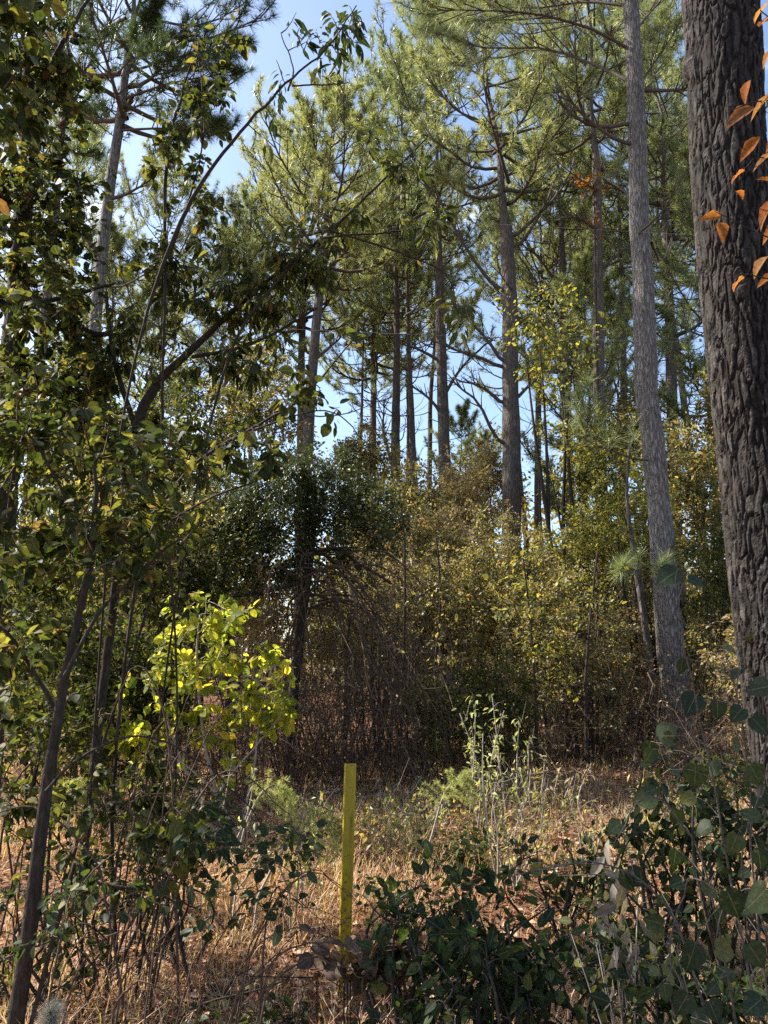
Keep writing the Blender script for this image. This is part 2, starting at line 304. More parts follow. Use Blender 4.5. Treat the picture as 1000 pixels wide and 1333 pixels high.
# ---------------------------------------------------------------- generic leafy plant (saplings, shrubs, brambles)
def leafy(name, label, cat, stems, blobs, mat, tmpl, size, seed, per_twig=16, twig_mat='limb', stem_mat='bark_dark', group=None,
          singles=0, droop=.3, up=(0, -.15, 1), jit=.5, spread=.35, key='leaf', auto=0, base=None, twig_r=.004, shell=.5, gcarry=.12, stem_name='stem', seg=2, rndpow=1.0):
    rg = np.random.default_rng(seed)
    targets = []
    for (px, py, rx, ry, Y, dy, n) in blobs:
        c = at(px, py, Y); k = mpp(py, Y)
        u = unit(rg.normal(0, 1, (n, 3))) * (rg.random((n, 1)) ** shell)
        lump = .62 + .75 * vnoise(unit(u) * 1.8 + seed * 3.7, 4) + np.where(rg.random(n) < .1, .3, 0)
        targets.append(c + u * lump[:, None] * np.array([rx * k, dy, ry * k]))
    targets = np.concatenate(targets) if targets else np.zeros((0, 3))
    paths = []
    for s in stems:
        pts, Y = s[0], s[1]
        Q, r = px_path(pts, Y, max(8, 5 * len(pts)), s[2] if len(s) > 2 else .006, rg)
        if Q[0][2] < .75 and pts[0][1] > 1000:
            m_ = len(Q) // 3; dz = (float(ground_z(Q[0][0], Q[0][1])) - .05 - Q[0][2]); Q[:m_, 2] += dz * np.linspace(1, 0, m_)
        paths.append((Q, r))
    if auto:
        bx, by = base[0], base[1]; br = base[2]
        for i in range(auto):
            tg = targets[rg.integers(len(targets))]
            b = np.array([bx + rg.normal(0, br), by + rg.normal(0, br), 0.0]); b[2] = ground_z(b[0], b[1]) - .05
            md = (b * .55 + tg * .45) + np.array([rg.normal(0, .12), rg.normal(0, .12), .18 * (tg[2] - b[2])])
            Q = smooth_path([b, md, tg], 8, .012, rg); h = np.linalg.norm(tg - b)
            paths.append((Q, np.linspace(.006 + .007 * h, .003, 8)))
    root = thing(name, label, cat, (paths[0][0][0][0], paths[0][0][0][1], max(0, paths[0][0][0][2])), group)
    for i, (Q, r) in enumerate(paths):
        sm = MB(); sm.tube(Q, r, 9 if r[0] > .02 else 5, .5)
        part(sm, stem_name if i == 0 else ('limb' if stem_name == 'trunk' else 'stem'), M[stem_mat], root, True)
    nodes = np.concatenate([p[0][len(p[0]) // 4:] for p in paths])
    tw = MB(); LP = []; LD = []
    if len(targets):
        d0 = np.array([np.min(np.sum((nodes - t) ** 2, 1)) for t in targets]); order = np.argsort(d0)
        for t in targets[order]:
            dd = np.sum((nodes - t) ** 2, 1) + .3 * np.maximum(0, nodes[:, 2] - t[2]) ** 2
            s0 = nodes[np.argmin(dd)]; ln = np.linalg.norm(t - s0)
            if ln < .02: continue
            md = (s0 + t) / 2 + rg.normal(0, .08 * ln, 3) + np.array([0, 0, gcarry * ln])
            Q = smooth_path([s0, md, t], 3 + seg - 1, 0)
            tw.tube(Q, np.linspace(twig_r * (1 + ln * 1.2), twig_r * .4, len(Q)), 3, .5, cap=False)
            nodes = np.concatenate([nodes, Q[1:]])
            k = max(1, int(per_twig * (.15 + 2.4 * rg.random() ** 2)))
            u = 1 - .8 * rg.random(k) ** 1.4; i0 = np.clip((u * (len(Q) - 1)).astype(int), 0, len(Q) - 2); f = (u * (len(Q) - 1) - i0)[:, None]
            p = Q[i0] * (1 - f) + Q[i0 + 1] * f; dr = unit(t - s0)
            side = rg.normal(0, 1, (k, 3)); side = unit(side - (side @ dr)[:, None] * dr)
            LP.append(p + side * (size * spread * rg.random((k, 1)) + size * .08)); LD.append(dr * .5 + side * .9 + np.array([0, 0, -droop]))
    if tw.v: part(tw, 'twigs', M[twig_mat], root, True, 'stuff')
    if LP and mat:
        p = np.concatenate(LP); d = np.concatenate(LD); n = len(p)
        X, Yv, Z = frames(d, up, jit, rg); sz = size * (.45 + .95 * rg.random(n) ** 1.5); r = rg.random(n) ** rndpow
        if singles:
            # the leaves nearest the camera (largest in view) are single objects
            dist = np.linalg.norm(p - np.array([0, 0, CAM_H]), axis=1) / sz; od = np.argsort(dist); a, b = od[:min(singles, 300)], od[min(singles, 300):]
            leaf_objects(root, tmpl, key, M[mat + '_o'], p[a], X[a], Yv[a], Z[a], sz[a])
        else:
            b = np.arange(n)
        if len(b):
            lb = MB(); lb.inst(tmpl[0], tmpl[1], p[b], X[b], Yv[b], Z[b], sz[b], r[b])
            part(lb, 'foliage', M[mat], root, False, 'stuff')
    return root

# ---------------------------------------------------------------- pines
def needles_at(mb, P, D, rg, n=14, length=.2, width=.009, spread=.75, warm=0):
    P = np.repeat(np.asarray(P), n, 0); D = np.repeat(unit(D), n, 0)
    d = unit(D * .75 + rg.normal(0, spread * .6, D.shape)); k = len(P)
    X = unit(np.cross(d, rg.normal(0, 1, d.shape))); Z = np.cross(X, d)
    ln = length * (.65 + .5 * rg.random(k)); wd = width * (.8 + .4 * rg.random(k))
    V = np.stack([P - X * wd[:, None] * .5, P + X * wd[:, None] * .5, P + d * ln[:, None] + np.array([0, 0, -.03]) * ln[:, None]], 1)
    r = np.clip(np.repeat(rg.random(k // n), n) * .55 + rg.random(k) * .4 + warm, 0, 1)
    mb.add(V.reshape(-1, 3), np.arange(3 * k).reshape(-1, 3), r)
def limb(lm, TP, TD, s0, az, el, L, rg, r0, ntw=10, bare=False, up=.25, tufts=6, path=None):
    if path is None:
        d = np.array([math.sin(az) * math.cos(el), math.cos(az) * math.cos(el), math.sin(el)])
        t = np.linspace(0, 1, 7)[:, None]
        side = np.array([d[1], -d[0], 0])
        P = s0 + d * L * t + np.array([0, 0, 1]) * L * (up * t ** 2 - .18 * t * (1 - t) * 2) + side * L * .08 * np.sin(t * 3 + rg.random() * 6) + np.cumsum(rg.normal(0, .018 * L, (7, 3)), 0) * t
    else:
        P = path; L = np.sum(np.linalg.norm(np.diff(P, axis=0), axis=1))
    m = len(P)
    lm.tube(P, np.linspace(r0, r0 * .22, m), 5, .5)
    for j in range(ntw):
        u = (.3 if not bare else .4) + (.7 if not bare else .55) * (j + rg.random()) / ntw
        u = min(u, .995); i = int(u * (m - 1)); f = u * (m - 1) - i; p = P[i] * (1 - f) + P[i + 1] * f
        dr = unit(P[i + 1] - P[i]); sd_ = unit(np.cross(dr, [0, 0, 1.0])) * (1 if j % 2 else -1)
        dv = unit(dr * .7 + sd_ * (.9 * (1.1 - u)) + np.array([0, 0, .25]) + rg.normal(0, .2, 3))
        ln = L * (.34 * (1.15 - u) + .08) * (.7 + .6 * rg.random())
        q = p + dv * ln * .55 + np.array([0, 0, -.02]) * ln; e = q + unit(dv + np.array([0, 0, .35]) + rg.normal(0, .15, 3)) * ln * .45
        lm.tube([p, q, e], np.array([.35, .22, .08]) * r0 + .003, 3, .5, cap=False)
        if bare: continue
        for k in range(tufts):
            v = .42 + .58 * ((k + rg.random()) / tufts) ** .75
            a = p + (q - p) * (v / .55) if v < .55 else q + (e - q) * ((v - .55) / .45)
            jd = rg.normal(0, .5, 3); off = unit(jd) * rg.random() * .13 * min(1, ln)
            TP.append(a + off); TD.append(dv + np.array([0, 0, .35]) + jd)
    return P
def pine(label, pts, Y, zc, zt, cr, nl, seed, mat='needle', bark='bark', extra=(), dead=(), sparse=(), ntw=13, tufts=8, nn=9, wid=.019, sides=12, group='tall pines of the wood', grid=None, dead_auto=5, name='pine_tree', lean=0.0):
    rg = np.random.default_rng(seed)
    P = [at(p[0], p[1], Y) for p in pts]; r = [p[2] * .5 * mpp(p[1], Y) for p in pts]
    lo = P[0]; gz = float(ground_z(lo[0], Y)) - .1
    sl = np.clip((P[1][0] - P[0][0]) / max(.1, P[1][2] - P[0][2]), -.12, .12)
    if lo[2] > gz + .05:
        bz = np.linspace(gz, lo[2], 4)[:-1]
        P = [np.array([lo[0] - sl * (lo[2] - z) * .8, Y, z]) for z in bz] + P
        r = [r[0] * (1.35 - .3 * i / 3) for i in range(3)] + r
    hi = P[-1]; sl = np.clip((P[-1][0] - P[-2][0]) / max(.1, P[-1][2] - P[-2][2]), -.15, .15) * .5 + lean
    if zt > hi[2] + 1:
        for z in np.linspace(hi[2], zt, 5)[1:]:
            P.append(np.array([hi[0] + sl * (z - hi[2]) + rg.normal(0, .08), Y + rg.normal(0, .1), z])); r.append(r[-1] * .62)
    P = np.array(P); r = np.array(r)
    n = max(20, int((P[-1][2] - P[0][2]) / .45)); Q = smooth_path(P, n)
    rr = np.interp(np.linspace(0, 1, n), np.linspace(0, 1, len(r)), r)
    rr = np.maximum(rr, .02); rr[0] *= 1.15
    Q[:, :2] += rg.normal(0, 1, (n, 2)) * rr[:, None] * .06
    root = thing(name, label, 'tree', P[0], group)
    tb = MB(); tb.tube(Q, rr * (1 + rg.normal(0, .03, n)), sides, .5); part(tb, 'trunk', M[bark], root, True)
    LMS = []; TP = []; TD = []
    def new(lst):
        lst.append(MB()); return lst[-1]
    zz = Q[:, 2]
    def tp(z): return np.array([np.interp(z, zz, Q[:, 0]), np.interp(z, zz, Q[:, 1]), z])
    for i in range(nl):
        t = (i + rg.random() * .8) / nl; z = zc + (zt - zc) * t * .98
        prof = (.55 + .45 * math.sin(min(1, t * 2.2) * math.pi / 2)) * (1 - t ** 2.2 * .82)
        az = i * 2.39996 + rg.random() * .7; el = R(5 + 45 * t + rg.normal(0, 8))
        Lb = cr * prof * (.65 + .55 * rg.random())
        limb(new(LMS), TP, TD, tp(z), az, el, Lb, rg, min(.028 * Lb + .01, .5 * np.interp(z, zz, rr) + .01), ntw, up=.22 + .2 * rg.random(), tufts=tufts)
    DLS = []
    for i in range(dead_auto):
        z = zc * (.5 + .5 * rg.random()); az = rg.random() * 6.28
        limb(new(DLS), None, None, tp(z), az, R(rg.normal(12, 14)), cr * (.35 + .4 * rg.random()), rg, .028, 6, bare=True)
    for d in dead:
        Pp, _ = px_path([(a, b, 4, Y - (.25 * i if len(d) > 2 else 0)) for i, (a, b) in enumerate(d)], Y, 8, .02, rg)
        Pp[0] = tp(Pp[0][2]); limb(new(DLS), None, None, None, 0, 0, 1, rg, .05 * Y / 20 + .012, 9, bare=True, path=Pp)
    for d in extra:
        Pp, _ = px_path([(a, b, 4, c) for (a, b, c) in d], Y, 9, .015, rg)
        limb(new(LMS), TP, TD, None, 0, 0, 1, rg, .034, 26, path=Pp, tufts=tufts + 4)
    for d in sparse:
        Pp, _ = px_path([(a, b, 4, c) for (a, b, c) in d], Y, 9, .015, rg)
        limb(new(LMS), TP, TD, None, 0, 0, 1, rg, .02, 9, path=Pp, tufts=5)
    for x in LMS: part(x, 'limb', M['limb'], root, True)
    for x in DLS: part(x, 'dead_limb', M['limb'], root, True)
    nb = MB()
    if TP:
        needles_at(nb, TP, TD, rg, nn, .28, wid, .95); part(nb, 'crown', M[mat], root)
    return root

# ================================================================ SETTING: ground
def graded(a, b, fine0, fine1, nf, nc):
    return np.unique(np.concatenate([-np.geomspace(fine0 * -1 + 1, -a + 1, nc)[::-1] + 1 if a < fine0 else [fine0], np.linspace(fine0, fine1, nf), np.geomspace(fine1 + 1, b + 1, nc) - 1]))
gx = graded(-400, 400, -8, 8, 110, 26); gy = np.unique(np.concatenate([np.linspace(-30, 1, 14), np.linspace(1, 16, 100), np.geomspace(16, 600, 40)]))
XX, YY = np.meshgrid(gx, gy); ZZ = ground_z(XX, YY)
gm = MB(); nx, ny = len(gx), len(gy); ii = (np.arange(ny - 1)[:, None] * nx + np.arange(nx - 1)[None]).reshape(-1)
gm.add(np.stack([XX, YY, ZZ], -1), np.concatenate([np.stack([ii, ii + 1, ii + nx + 1], -1), np.stack([ii, ii + nx + 1, ii + nx], -1)]), .5)
m, t, o = base_mat('forest_floor'); l = t.links.new
g = N(t, 'ShaderNodeTexCoord'); n1 = N(t, 'ShaderNodeTexNoise'); n1.inputs['Scale'].default_value = 1.1; n1.inputs['Detail'].default_value = 5
n2 = N(t, 'ShaderNodeTexNoise'); n2.inputs['Scale'].default_value = 45; n2.inputs['Detail'].default_value = 6; n2.inputs['Roughness'].default_value = .7
l(g.outputs['Object'], n1.inputs['Vector']); l(g.outputs['Object'], n2.inputs['Vector'])
ca = ramp(t, [(.3, (.06, .036, .025)), (.5, (.18, .108, .072)), (.75, (.38, .25, .17))]); cb = ramp(t, [(.35, (.8, .62, .5)), (.65, (1.0, .9, .75))])
l(n2.outputs['Fac'], ca.inputs[0]); l(n1.outputs['Fac'], cb.inputs[0])
mm = N(t, 'ShaderNodeMix', data_type='RGBA', blend_type='MULTIPLY'); mm.inputs['Factor'].default_value = 1
l(ca.outputs[0], mm.inputs['A']); l(cb.outputs[0], mm.inputs['B'])
bp = N(t, 'ShaderNodeBump'); bp.inputs['Strength'].default_value = .9; bp.inputs['Distance'].default_value = .03; l(n2.outputs['Fac'], bp.inputs['Height'])
b = N(t, 'ShaderNodeBsdfPrincipled'); b.inputs['Roughness'].default_value = .95; b.inputs['Specular IOR Level'].default_value = .1
l(mm.outputs['Result'], b.inputs['Base Color']); l(bp.outputs[0], b.inputs['Normal']); l(b.outputs[0], o.inputs[0])
link('ground', gm.mesh('ground', m, smooth=True), kind='structure')

# ================================================================ the big furrowed trunk at the right edge
def big_trunk():
    Y = 5.2
    pts = [(1063, 1195, 122), (1045, 1050, 112), (1022, 900, 107), (1003, 750, 105), (988, 600, 103), (967, 420, 99), (946, 177, 95), (937, 0, 94)]
    P = np.array([at(a, b_, Y) for a, b_, c in pts]); rr = np.array([c * .5 * mpp(b_, Y) for a, b_, c in pts])
    top = P[-1]; P = np.vstack([P, [top[0] - .05, Y, 10.5], [top[0] - .1, Y, 18], [top[0] - .1, Y, 24]]); rr = np.concatenate([rr, [.23, .15, .04]])
    # fine part up to z = 8
    z0 = float(ground_z(P[0][0], Y)) - .15
    P[0][2] = z0
    A, Bn = 190, 640
    Q = smooth_path(P, 400); ra = np.interp(np.linspace(0, 1, 400), np.linspace(0, 1, len(rr)), rr)
    zt = np.linspace(z0, 8.2, Bn); cx = np.interp(zt, Q[:, 2], Q[:, 0]); rad = np.interp(zt, Q[:, 2], ra)
    rad = rad * (1 + .25 * np.exp(-(zt - z0) * 3))
    th = np.arange(A) / A * 2 * math.pi
    TH, ZG = np.meshgrid(th, zt)
    nc = 30; U = TH / (2 * math.pi) * nc; Vv = ZG / .30
    per = np.stack([np.cos(TH) * 3, np.sin(TH) * 3, ZG * 2.2], -1)
    U = U + (vnoise(per * 1.2, 1) - .5) * 1.6 + (vnoise(per * 3.1, 2) - .5) * .8; Vv = Vv + (vnoise(per * 1.5, 3) - .5) * 1.6 + (vnoise(per * 4, 4) - .5) * .6
    iu, iv = np.floor(U).astype(int), np.floor(Vv).astype(int)
    f1 = np.full(U.shape, 9.); f2 = np.full(U.shape, 9.); idh = np.zeros(U.shape)
    for a in (-1, 0, 1):
        for b_ in (-1, 0, 1):
            ca_, cb_ = iu + a, iv + b_; cw = ca_ % nc; z_ = np.zeros_like(cw)
            jx = _h(cw, cb_, z_, 1); jy = _h(cw, cb_, z_, 2); d = np.hypot(U - (ca_ + jx), (Vv - (cb_ + jy)) * 1.0)
            hh = _h(cw, cb_, z_, 3); nw = d < f1
            f2 = np.where(nw, f1, np.minimum(f2, d)); idh = np.where(nw, hh, idh); f1 = np.where(nw, d, f1)
    e = np.clip((f2 - f1) / .3, 0, 1) ** .75
    fine = vnoise(np.stack([np.cos(TH) * 14, np.sin(TH) * 14, ZG * 22], -1), 8) + .5 * vnoise(np.stack([np.cos(TH) * 30, np.sin(TH) * 30, ZG * 60], -1), 9)
    U2 = U * 1.7 + 7; V2 = Vv * 5.5 + 3; g1 = np.full(U.shape, 9.); g2 = np.full(U.shape, 9.); id2 = np.zeros(U.shape); iu2, iv2 = np.floor(U2).astype(int), np.floor(V2).astype(int)
    for a in (-1, 0, 1):
        for b_ in (-1, 0, 1):
            ca_, cb_ = iu2 + a, iv2 + b_; z_ = np.zeros_like(ca_); d = np.hypot(U2 - (ca_ + _h(ca_, cb_, z_, 5)), V2 - (cb_ + _h(ca_, cb_, z_, 6))); nw = d < g1
            g2 = np.where(nw, g1, np.minimum(g2, d)); id2 = np.where(nw, _h(ca_, cb_, z_, 7), id2); g1 = np.where(nw, d, g1)
    e2 = np.clip((g2 - g1) / .1, 0, 1)
    disp = e * (.011 + .006 * idh) + e * (id2 * .007 + e2 * .0025) + fine * .002 - .032 + (vnoise(per * .5, 6) - .5) * .02
    # burl with a broken stub facing left
    bz = at(896, 90, Y)[2]
    dth = np.angle(np.exp(1j * (TH - math.pi))); disp += .05 * np.exp(-((dth / .35) ** 2 + ((ZG - bz) / .14) ** 2))
    RR = rad[:, None] + disp
    V = np.stack([cx[:, None] + RR * np.cos(TH), Y + RR * np.sin(TH), ZG], -1)
    i = np.arange(Bn - 1)[:, None] * A; j = np.arange(A)[None]; k = (j + 1) % A
    q = [i + j, i + k, i + A + k, i + A + j]
    F = np.concatenate([np.stack([q[0], q[1], q[2]], -1).reshape(-1, 3), np.stack([q[0], q[2], q[3]], -1).reshape(-1, 3)])
    root = thing('pine_tree', 'massive dark furrowed pine trunk at the right edge, nearest tree', 'tree', (P[0][0], Y, z0), 'tall pines of the wood')
    mb = MB(); tone = (np.clip(e, 0, 1) * (.35 + .4 * id2 + .25 * idh) + .12 * (fine - .7)); q_ = tone[:-1].reshape(-1)
    mb.add(V, F, np.clip(np.concatenate([q_, q_]), 0, 1)); part(mb, 'trunk', M['bark_plate'], root, False)
    rg = np.random.default_rng(5)
    up = MB(); zz = np.linspace(8.15, 24, 24); up.tube(np.stack([np.interp(zz, Q[:, 2], Q[:, 0]), np.full(24, Y), zz], -1), np.interp(zz, Q[:, 2], ra), 14, .5)
    part(up, 'upper_trunk', M['bark_big'], root, True)
    st = MB(); s0 = at(900, 96, Y); st.tube([s0 + np.array([.05, 0, 0]), s0 + np.array([-.03, -.02, .01]), s0 + np.array([-.07, -.02, .05])], [.045, .035, .014], 7, .5)
    part(st, 'broken_stub', M['bark_dark'], root, True)
    TP = []; TD = []
    for i in range(26):
        lm = MB()
        tt = i / 26; z = 13 + 10.8 * tt
        limb(lm, TP, TD, np.array([np.interp(z, Q[:, 2], Q[:, 0]), Y, z]), i * 2.4, R(8 + 40 * tt), 3.6 * (1 - tt ** 2 * .75) * (.7 + .5 * rg.random()), rg, .05, 9, tufts=5)
        part(lm, 'limb', M['limb'], root, True)
    nb = MB(); needles_at(nb, TP, TD, rg, 7, .24, .019); part(nb, 'crown', M['needle'], root)
big_trunk()

# ================================================================ the other pines
pine('tall grey pine with a long bough reaching left, just left of the massive trunk',
     [(893, 1040, 39), (883, 940, 36), (870, 800, 33), (857, 650, 30), (842, 500, 28), (835, 330, 26), (828, 150, 23), (821, 0, 20)], 12.0, 15.5, 24, 3.4, 26, 11,
     bark='bark_grey', sides=22, dead_auto=3, nn=20, wid=.008,
     extra=[[(815, 62, 12), (770, 38, 11.7), (710, 22, 11.3), (640, 12, 11.0), (560, 10, 10.6)], [(818, 105, 12), (770, 82, 12.6), (700, 60, 13), (630, 60, 13.4), (570, 40, 13.7)],
            [(820, 8, 12), (760, 2, 12.5), (690, 8, 13), (600, 0, 13.4)], [(822, 50, 12), (850, 10, 12.5), (900, -30, 13)],
            ],
     sparse=[[(852, 600, 12), (815, 594, 11.6), (780, 572, 11.1), (752, 520, 10.7)], [(866, 752, 12), (842, 742, 11.6), (810, 745, 11.2)]],
     dead=[[(822, 160), (770, 165), (720, 140)], [(826, 190), (790, 175), (750, 140), (730, 110)], [(836, 118), (880, 115), (895, 108)]])
pine('straight pine forking into pale limbs, right of the open patch of sky',
     [(666, 690, 25), (666, 560, 23), (664, 440, 21), (662, 350, 19), (659, 300, 16), (655, 270, 11)], 20, 14.4, 23.5, 3.9, 42, 21, dead_auto=2, mat='needle_warm',
     dead=[[(655, 385), (625, 350), (600, 310), (575, 265), (545, 235)], [(656, 476), (636, 445), (610, 415), (585, 390)], [(655, 480), (625, 465), (595, 455), (560, 440)], [(656, 527), (630, 505), (600, 495)],
           [(656, 583), (640, 560), (622, 525), (600, 505), (590, 495)], [(672, 325), (690, 300), (705, 270), (720, 245)], [(672, 520), (690, 500), (700, 480)], [(668, 310), (690, 290), (730, 250), (750, 210)]])
pine('slim pine on the left side of the open patch of sky', [(580, 700, 17), (578, 560, 15), (574, 440, 13), (571, 330, 10)], 24, 16.5, 25, 3.6, 34, 31,
     dead=[[(576, 520), (600, 480), (640, 440)], [(572, 470), (545, 455), (510, 445)], [(575, 540), (560, 520), (530, 500)]], dead_auto=2)
pine('straight thin pine between the forking pine and the tall grey pine', [(785, 960, 21), (783, 750, 18), (781, 560, 16), (779, 400, 14), (777, 230, 11)], 19, 15.5, 24, 3.3, 34, 41, mat='needle_warm',
     dead=[[(777, 300), (755, 285), (728, 285)], [(784, 350), (800, 335), (830, 312)]], dead_auto=3)
pine('dark slender pine with many bare upswept limbs, right of the forking pine', [(743, 660, 13), (739, 560, 12), (735, 430, 11), (731, 300, 7)], 25, 17.5, 25, 3.0, 26, 51, dead_auto=2,
     dead=[[(734, 430), (720, 400), (700, 370), (680, 335)], [(736, 430), (748, 395), (755, 350), (765, 310)], [(733, 380), (712, 350), (690, 320)], [(738, 470), (725, 440), (700, 420), (672, 420)]])
pine('pine with flat dark limbs seen between the grey pine and the massive trunk', [(880, 700, 16), (876, 560, 15), (872, 420, 13), (868, 320, 10)], 21, 13, 22, 3.6, 30, 61, mat='needle',
     dead=[[(872, 400), (845, 395), (820, 400)], [(874, 350), (895, 335), (915, 325)], [(875, 440), (900, 430), (920, 420)]], dead_auto=5)
pine('pine leaning right with its base behind the dark evergreen', [(398, 640, 14), (403, 540, 14), (410, 440, 12.5), (418, 370, 11), (424, 300, 8)], 22, 13.5, 19.6, 3.6, 44, 71, mat='needle_warm', dead_auto=2,
     dead=[[(408, 470), (430, 450), (450, 430)], [(404, 560), (385, 520), (370, 500)]])
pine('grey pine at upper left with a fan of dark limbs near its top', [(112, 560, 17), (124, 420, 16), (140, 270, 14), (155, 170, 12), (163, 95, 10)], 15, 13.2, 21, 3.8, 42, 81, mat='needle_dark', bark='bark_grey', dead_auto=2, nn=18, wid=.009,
     extra=[[(158, 130, 15), (200, 115, 14.7), (245, 102, 14.4), (290, 95, 14.2)], [(162, 100, 15), (185, 60, 14.8), (205, 15, 14.5)], [(152, 170, 15), (220, 165, 14.6), (270, 165, 14.4)], [(165, 95, 15), (230, 75, 14.7), (300, 60, 14.3)]],
     dead=[[(130, 330), (100, 300), (70, 290)], [(140, 260), (170, 250), (200, 230)]])
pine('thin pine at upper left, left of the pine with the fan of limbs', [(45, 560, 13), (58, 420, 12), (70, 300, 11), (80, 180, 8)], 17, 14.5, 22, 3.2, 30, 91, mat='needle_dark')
pine('twin-stemmed dark pine in the middle distance, left of the slim pine', [(514, 700, 13), (515, 590, 12), (516, 500, 10), (517, 430, 8)], 27, 17, 26, 3.4, 30, 101, dead_auto=5, dead=[[(512, 610), (500, 560), (503, 520)]])
FAR_A = pine('far pine with a tall pointed pale crown against the open sky', [(392, 560, 10), (393, 460, 9), (394, 380, 8)], 28, 14, 22.5, 3.9, 54, 151, mat='needle_warm', dead_auto=7)
FAR_B = pine('slender pine just right of the open patch of sky, behind the forking pine', [(700, 660, 9), (701, 540, 8), (702, 450, 7)], 29, 16.5, 26, 4.2, 46, 161, mat='needle_warm', dead_auto=10)
FAR_C = pine('far pine with a feathery crown behind the straight thin pine', [(812, 800, 13), (812, 640, 11), (812, 500, 9)], 24, 14.5, 25, 4.0, 46, 171, mat='needle', dead_auto=9)
LOW_P = pine('young pine with low dense boughs behind the grey pine', [(760, 760, 8), (762, 660, 7), (764, 560, 6)], 22, 5.0, 14, 2.6, 36, 241, mat='needle', dead_auto=2)
def copy_pine(src, label, px, py, Y, sc=1.0, rz=0.0):
    p = at(px, py, Y); r = src.copy(); COL.objects.link(r); r.location = (p[0], Y, float(ground_z(p[0], Y)) - .1); r.scale = (sc, sc, sc); r.rotation_euler = (0, 0, rz); r['label'] = label
    for ch in src.children:
        c_ = ch.copy(); COL.objects.link(c_); c_.parent = r
    return r
copy_pine(FAR_B, 'thin pine trunk close behind the twin-stemmed dark pine', 529, 600, 30, .8, 1.3)
copy_pine(FAR_A, 'pale thin pine rising above the dark evergreen', 484, 600, 31, .95, 2.1)
copy_pine(FAR_C, 'thin dark pine above the right end of the dark evergreen', 455, 600, 29, .8, .7)
copy_pine(FAR_C, 'far pine filling the crown gap at top centre', 548, 520, 27, .98, 4.0)
copy_pine(FAR_B, 'far pine behind the massive trunk, its crown showing to the left of it', 905, 500, 27, 1.0, 2.6)
copy_pine(FAR_C, 'thin pine left of the leaning pine, half hidden by vines', 347, 500, 25, .72, 3.3)
copy_pine(FAR_A, 'thin far pine showing through the vines at left', 302, 500, 28, .82, 5.0)
copy_pine(FAR_B, 'far pine behind the left vines, right of the grey pine', 228, 480, 25, .75, 3.9)
copy_pine(FAR_C, 'low-crowned far pine behind the vines at the far left', 14, 480, 21, .85, 1.9)
copy_pine(FAR_B, 'far pine whose crown rises left of the twin-stemmed pine', 472, 500, 34, 1.0, .4)
copy_pine(FAR_A, 'farthest slim pine between the slim pine and the forking pine', 632, 560, 42, .62, 1.0)
copy_pine(FAR_A, 'far pine close right of the dark slender pine', 752, 560, 33, 1.0, 2.9)
copy_pine(FAR_C, 'far pine in the gap right of the grey pine', 858, 560, 33, 1.05, 5.5)
copy_pine(FAR_B, 'far pine low behind the massive trunk with drooping boughs', 930, 660, 25, .8, 4.6)
copy_pine(FAR_A, 'far pine behind the upright slender stem at left', 190, 480, 31, .8, 3.6)
copy_pine(FAR_C, 'far pine between the grey upper-left pine and its thin neighbour', 95, 480, 26, .9, 2.4)
copy_pine(FAR_B, 'dark thin trunk right beside the dark slender pine', 749, 560, 27, .85, 2.2)
copy_pine(FAR_C, 'thin trunk midway between the forking pine and the dark slender pine', 690, 560, 36, 1.0, 3.1)
copy_pine(FAR_B, 'thin trunk left of the slim pine, deep in the wood', 553, 560, 36, 1.0, 5.2)
copy_pine(LOW_P, 'small bushy pine low beside the slim pine', 600, 600, 30, .85, 1.4)
copy_pine(LOW_P, 'young dense pine right behind the massive trunk', 945, 600, 20, 1.1, 4.2)
copy_pine(LOW_P, 'young pine behind the vines at the left edge', 130, 600, 24, 1.1, 5.1)
copy_pine(LOW_P, 'young pine between the dark slender pine and the straight thin pine', 822, 600, 27, 1.1, 3.5)

# ================================================================ overhead wires
def wire(label, a, b_, Y0, Y1, sag):
    A_, B_ = at(a[0], a[1], Y0), at(b_[0], b_[1], Y1); d = B_ - A_
    t = np.linspace(-3, 4, 71)[:, None]; P = A_ + d * t; P[:, 2] += (sag * ((t - .5) ** 2 - .25))[:, 0]
    mb = MB(); mb.tube(P, .0022, 5, .5); m_, t_, o_ = base_mat('aluminium_wire')
    bs = N(t_, 'ShaderNodeBsdfPrincipled'); bs.inputs['Base Color'].default_value = (.25, .25, .25, 1); bs.inputs['Roughness'].default_value = .5; t_.links.new(bs.outputs[0], o_.inputs[0])
    tag(link('overhead_wire', mb.mesh('overhead_wire', m_, smooth=True)), label, 'wire', 'overhead wires crossing the wood')
wire('thin upper overhead wire crossing in front of the upper trunks', (160, 262), (830, 302), 10.5, 11.2, .05)
wire('thin lower overhead wire crossing the open patch of sky', (560, 436), (720, 441), 10.8, 11.0, .01)

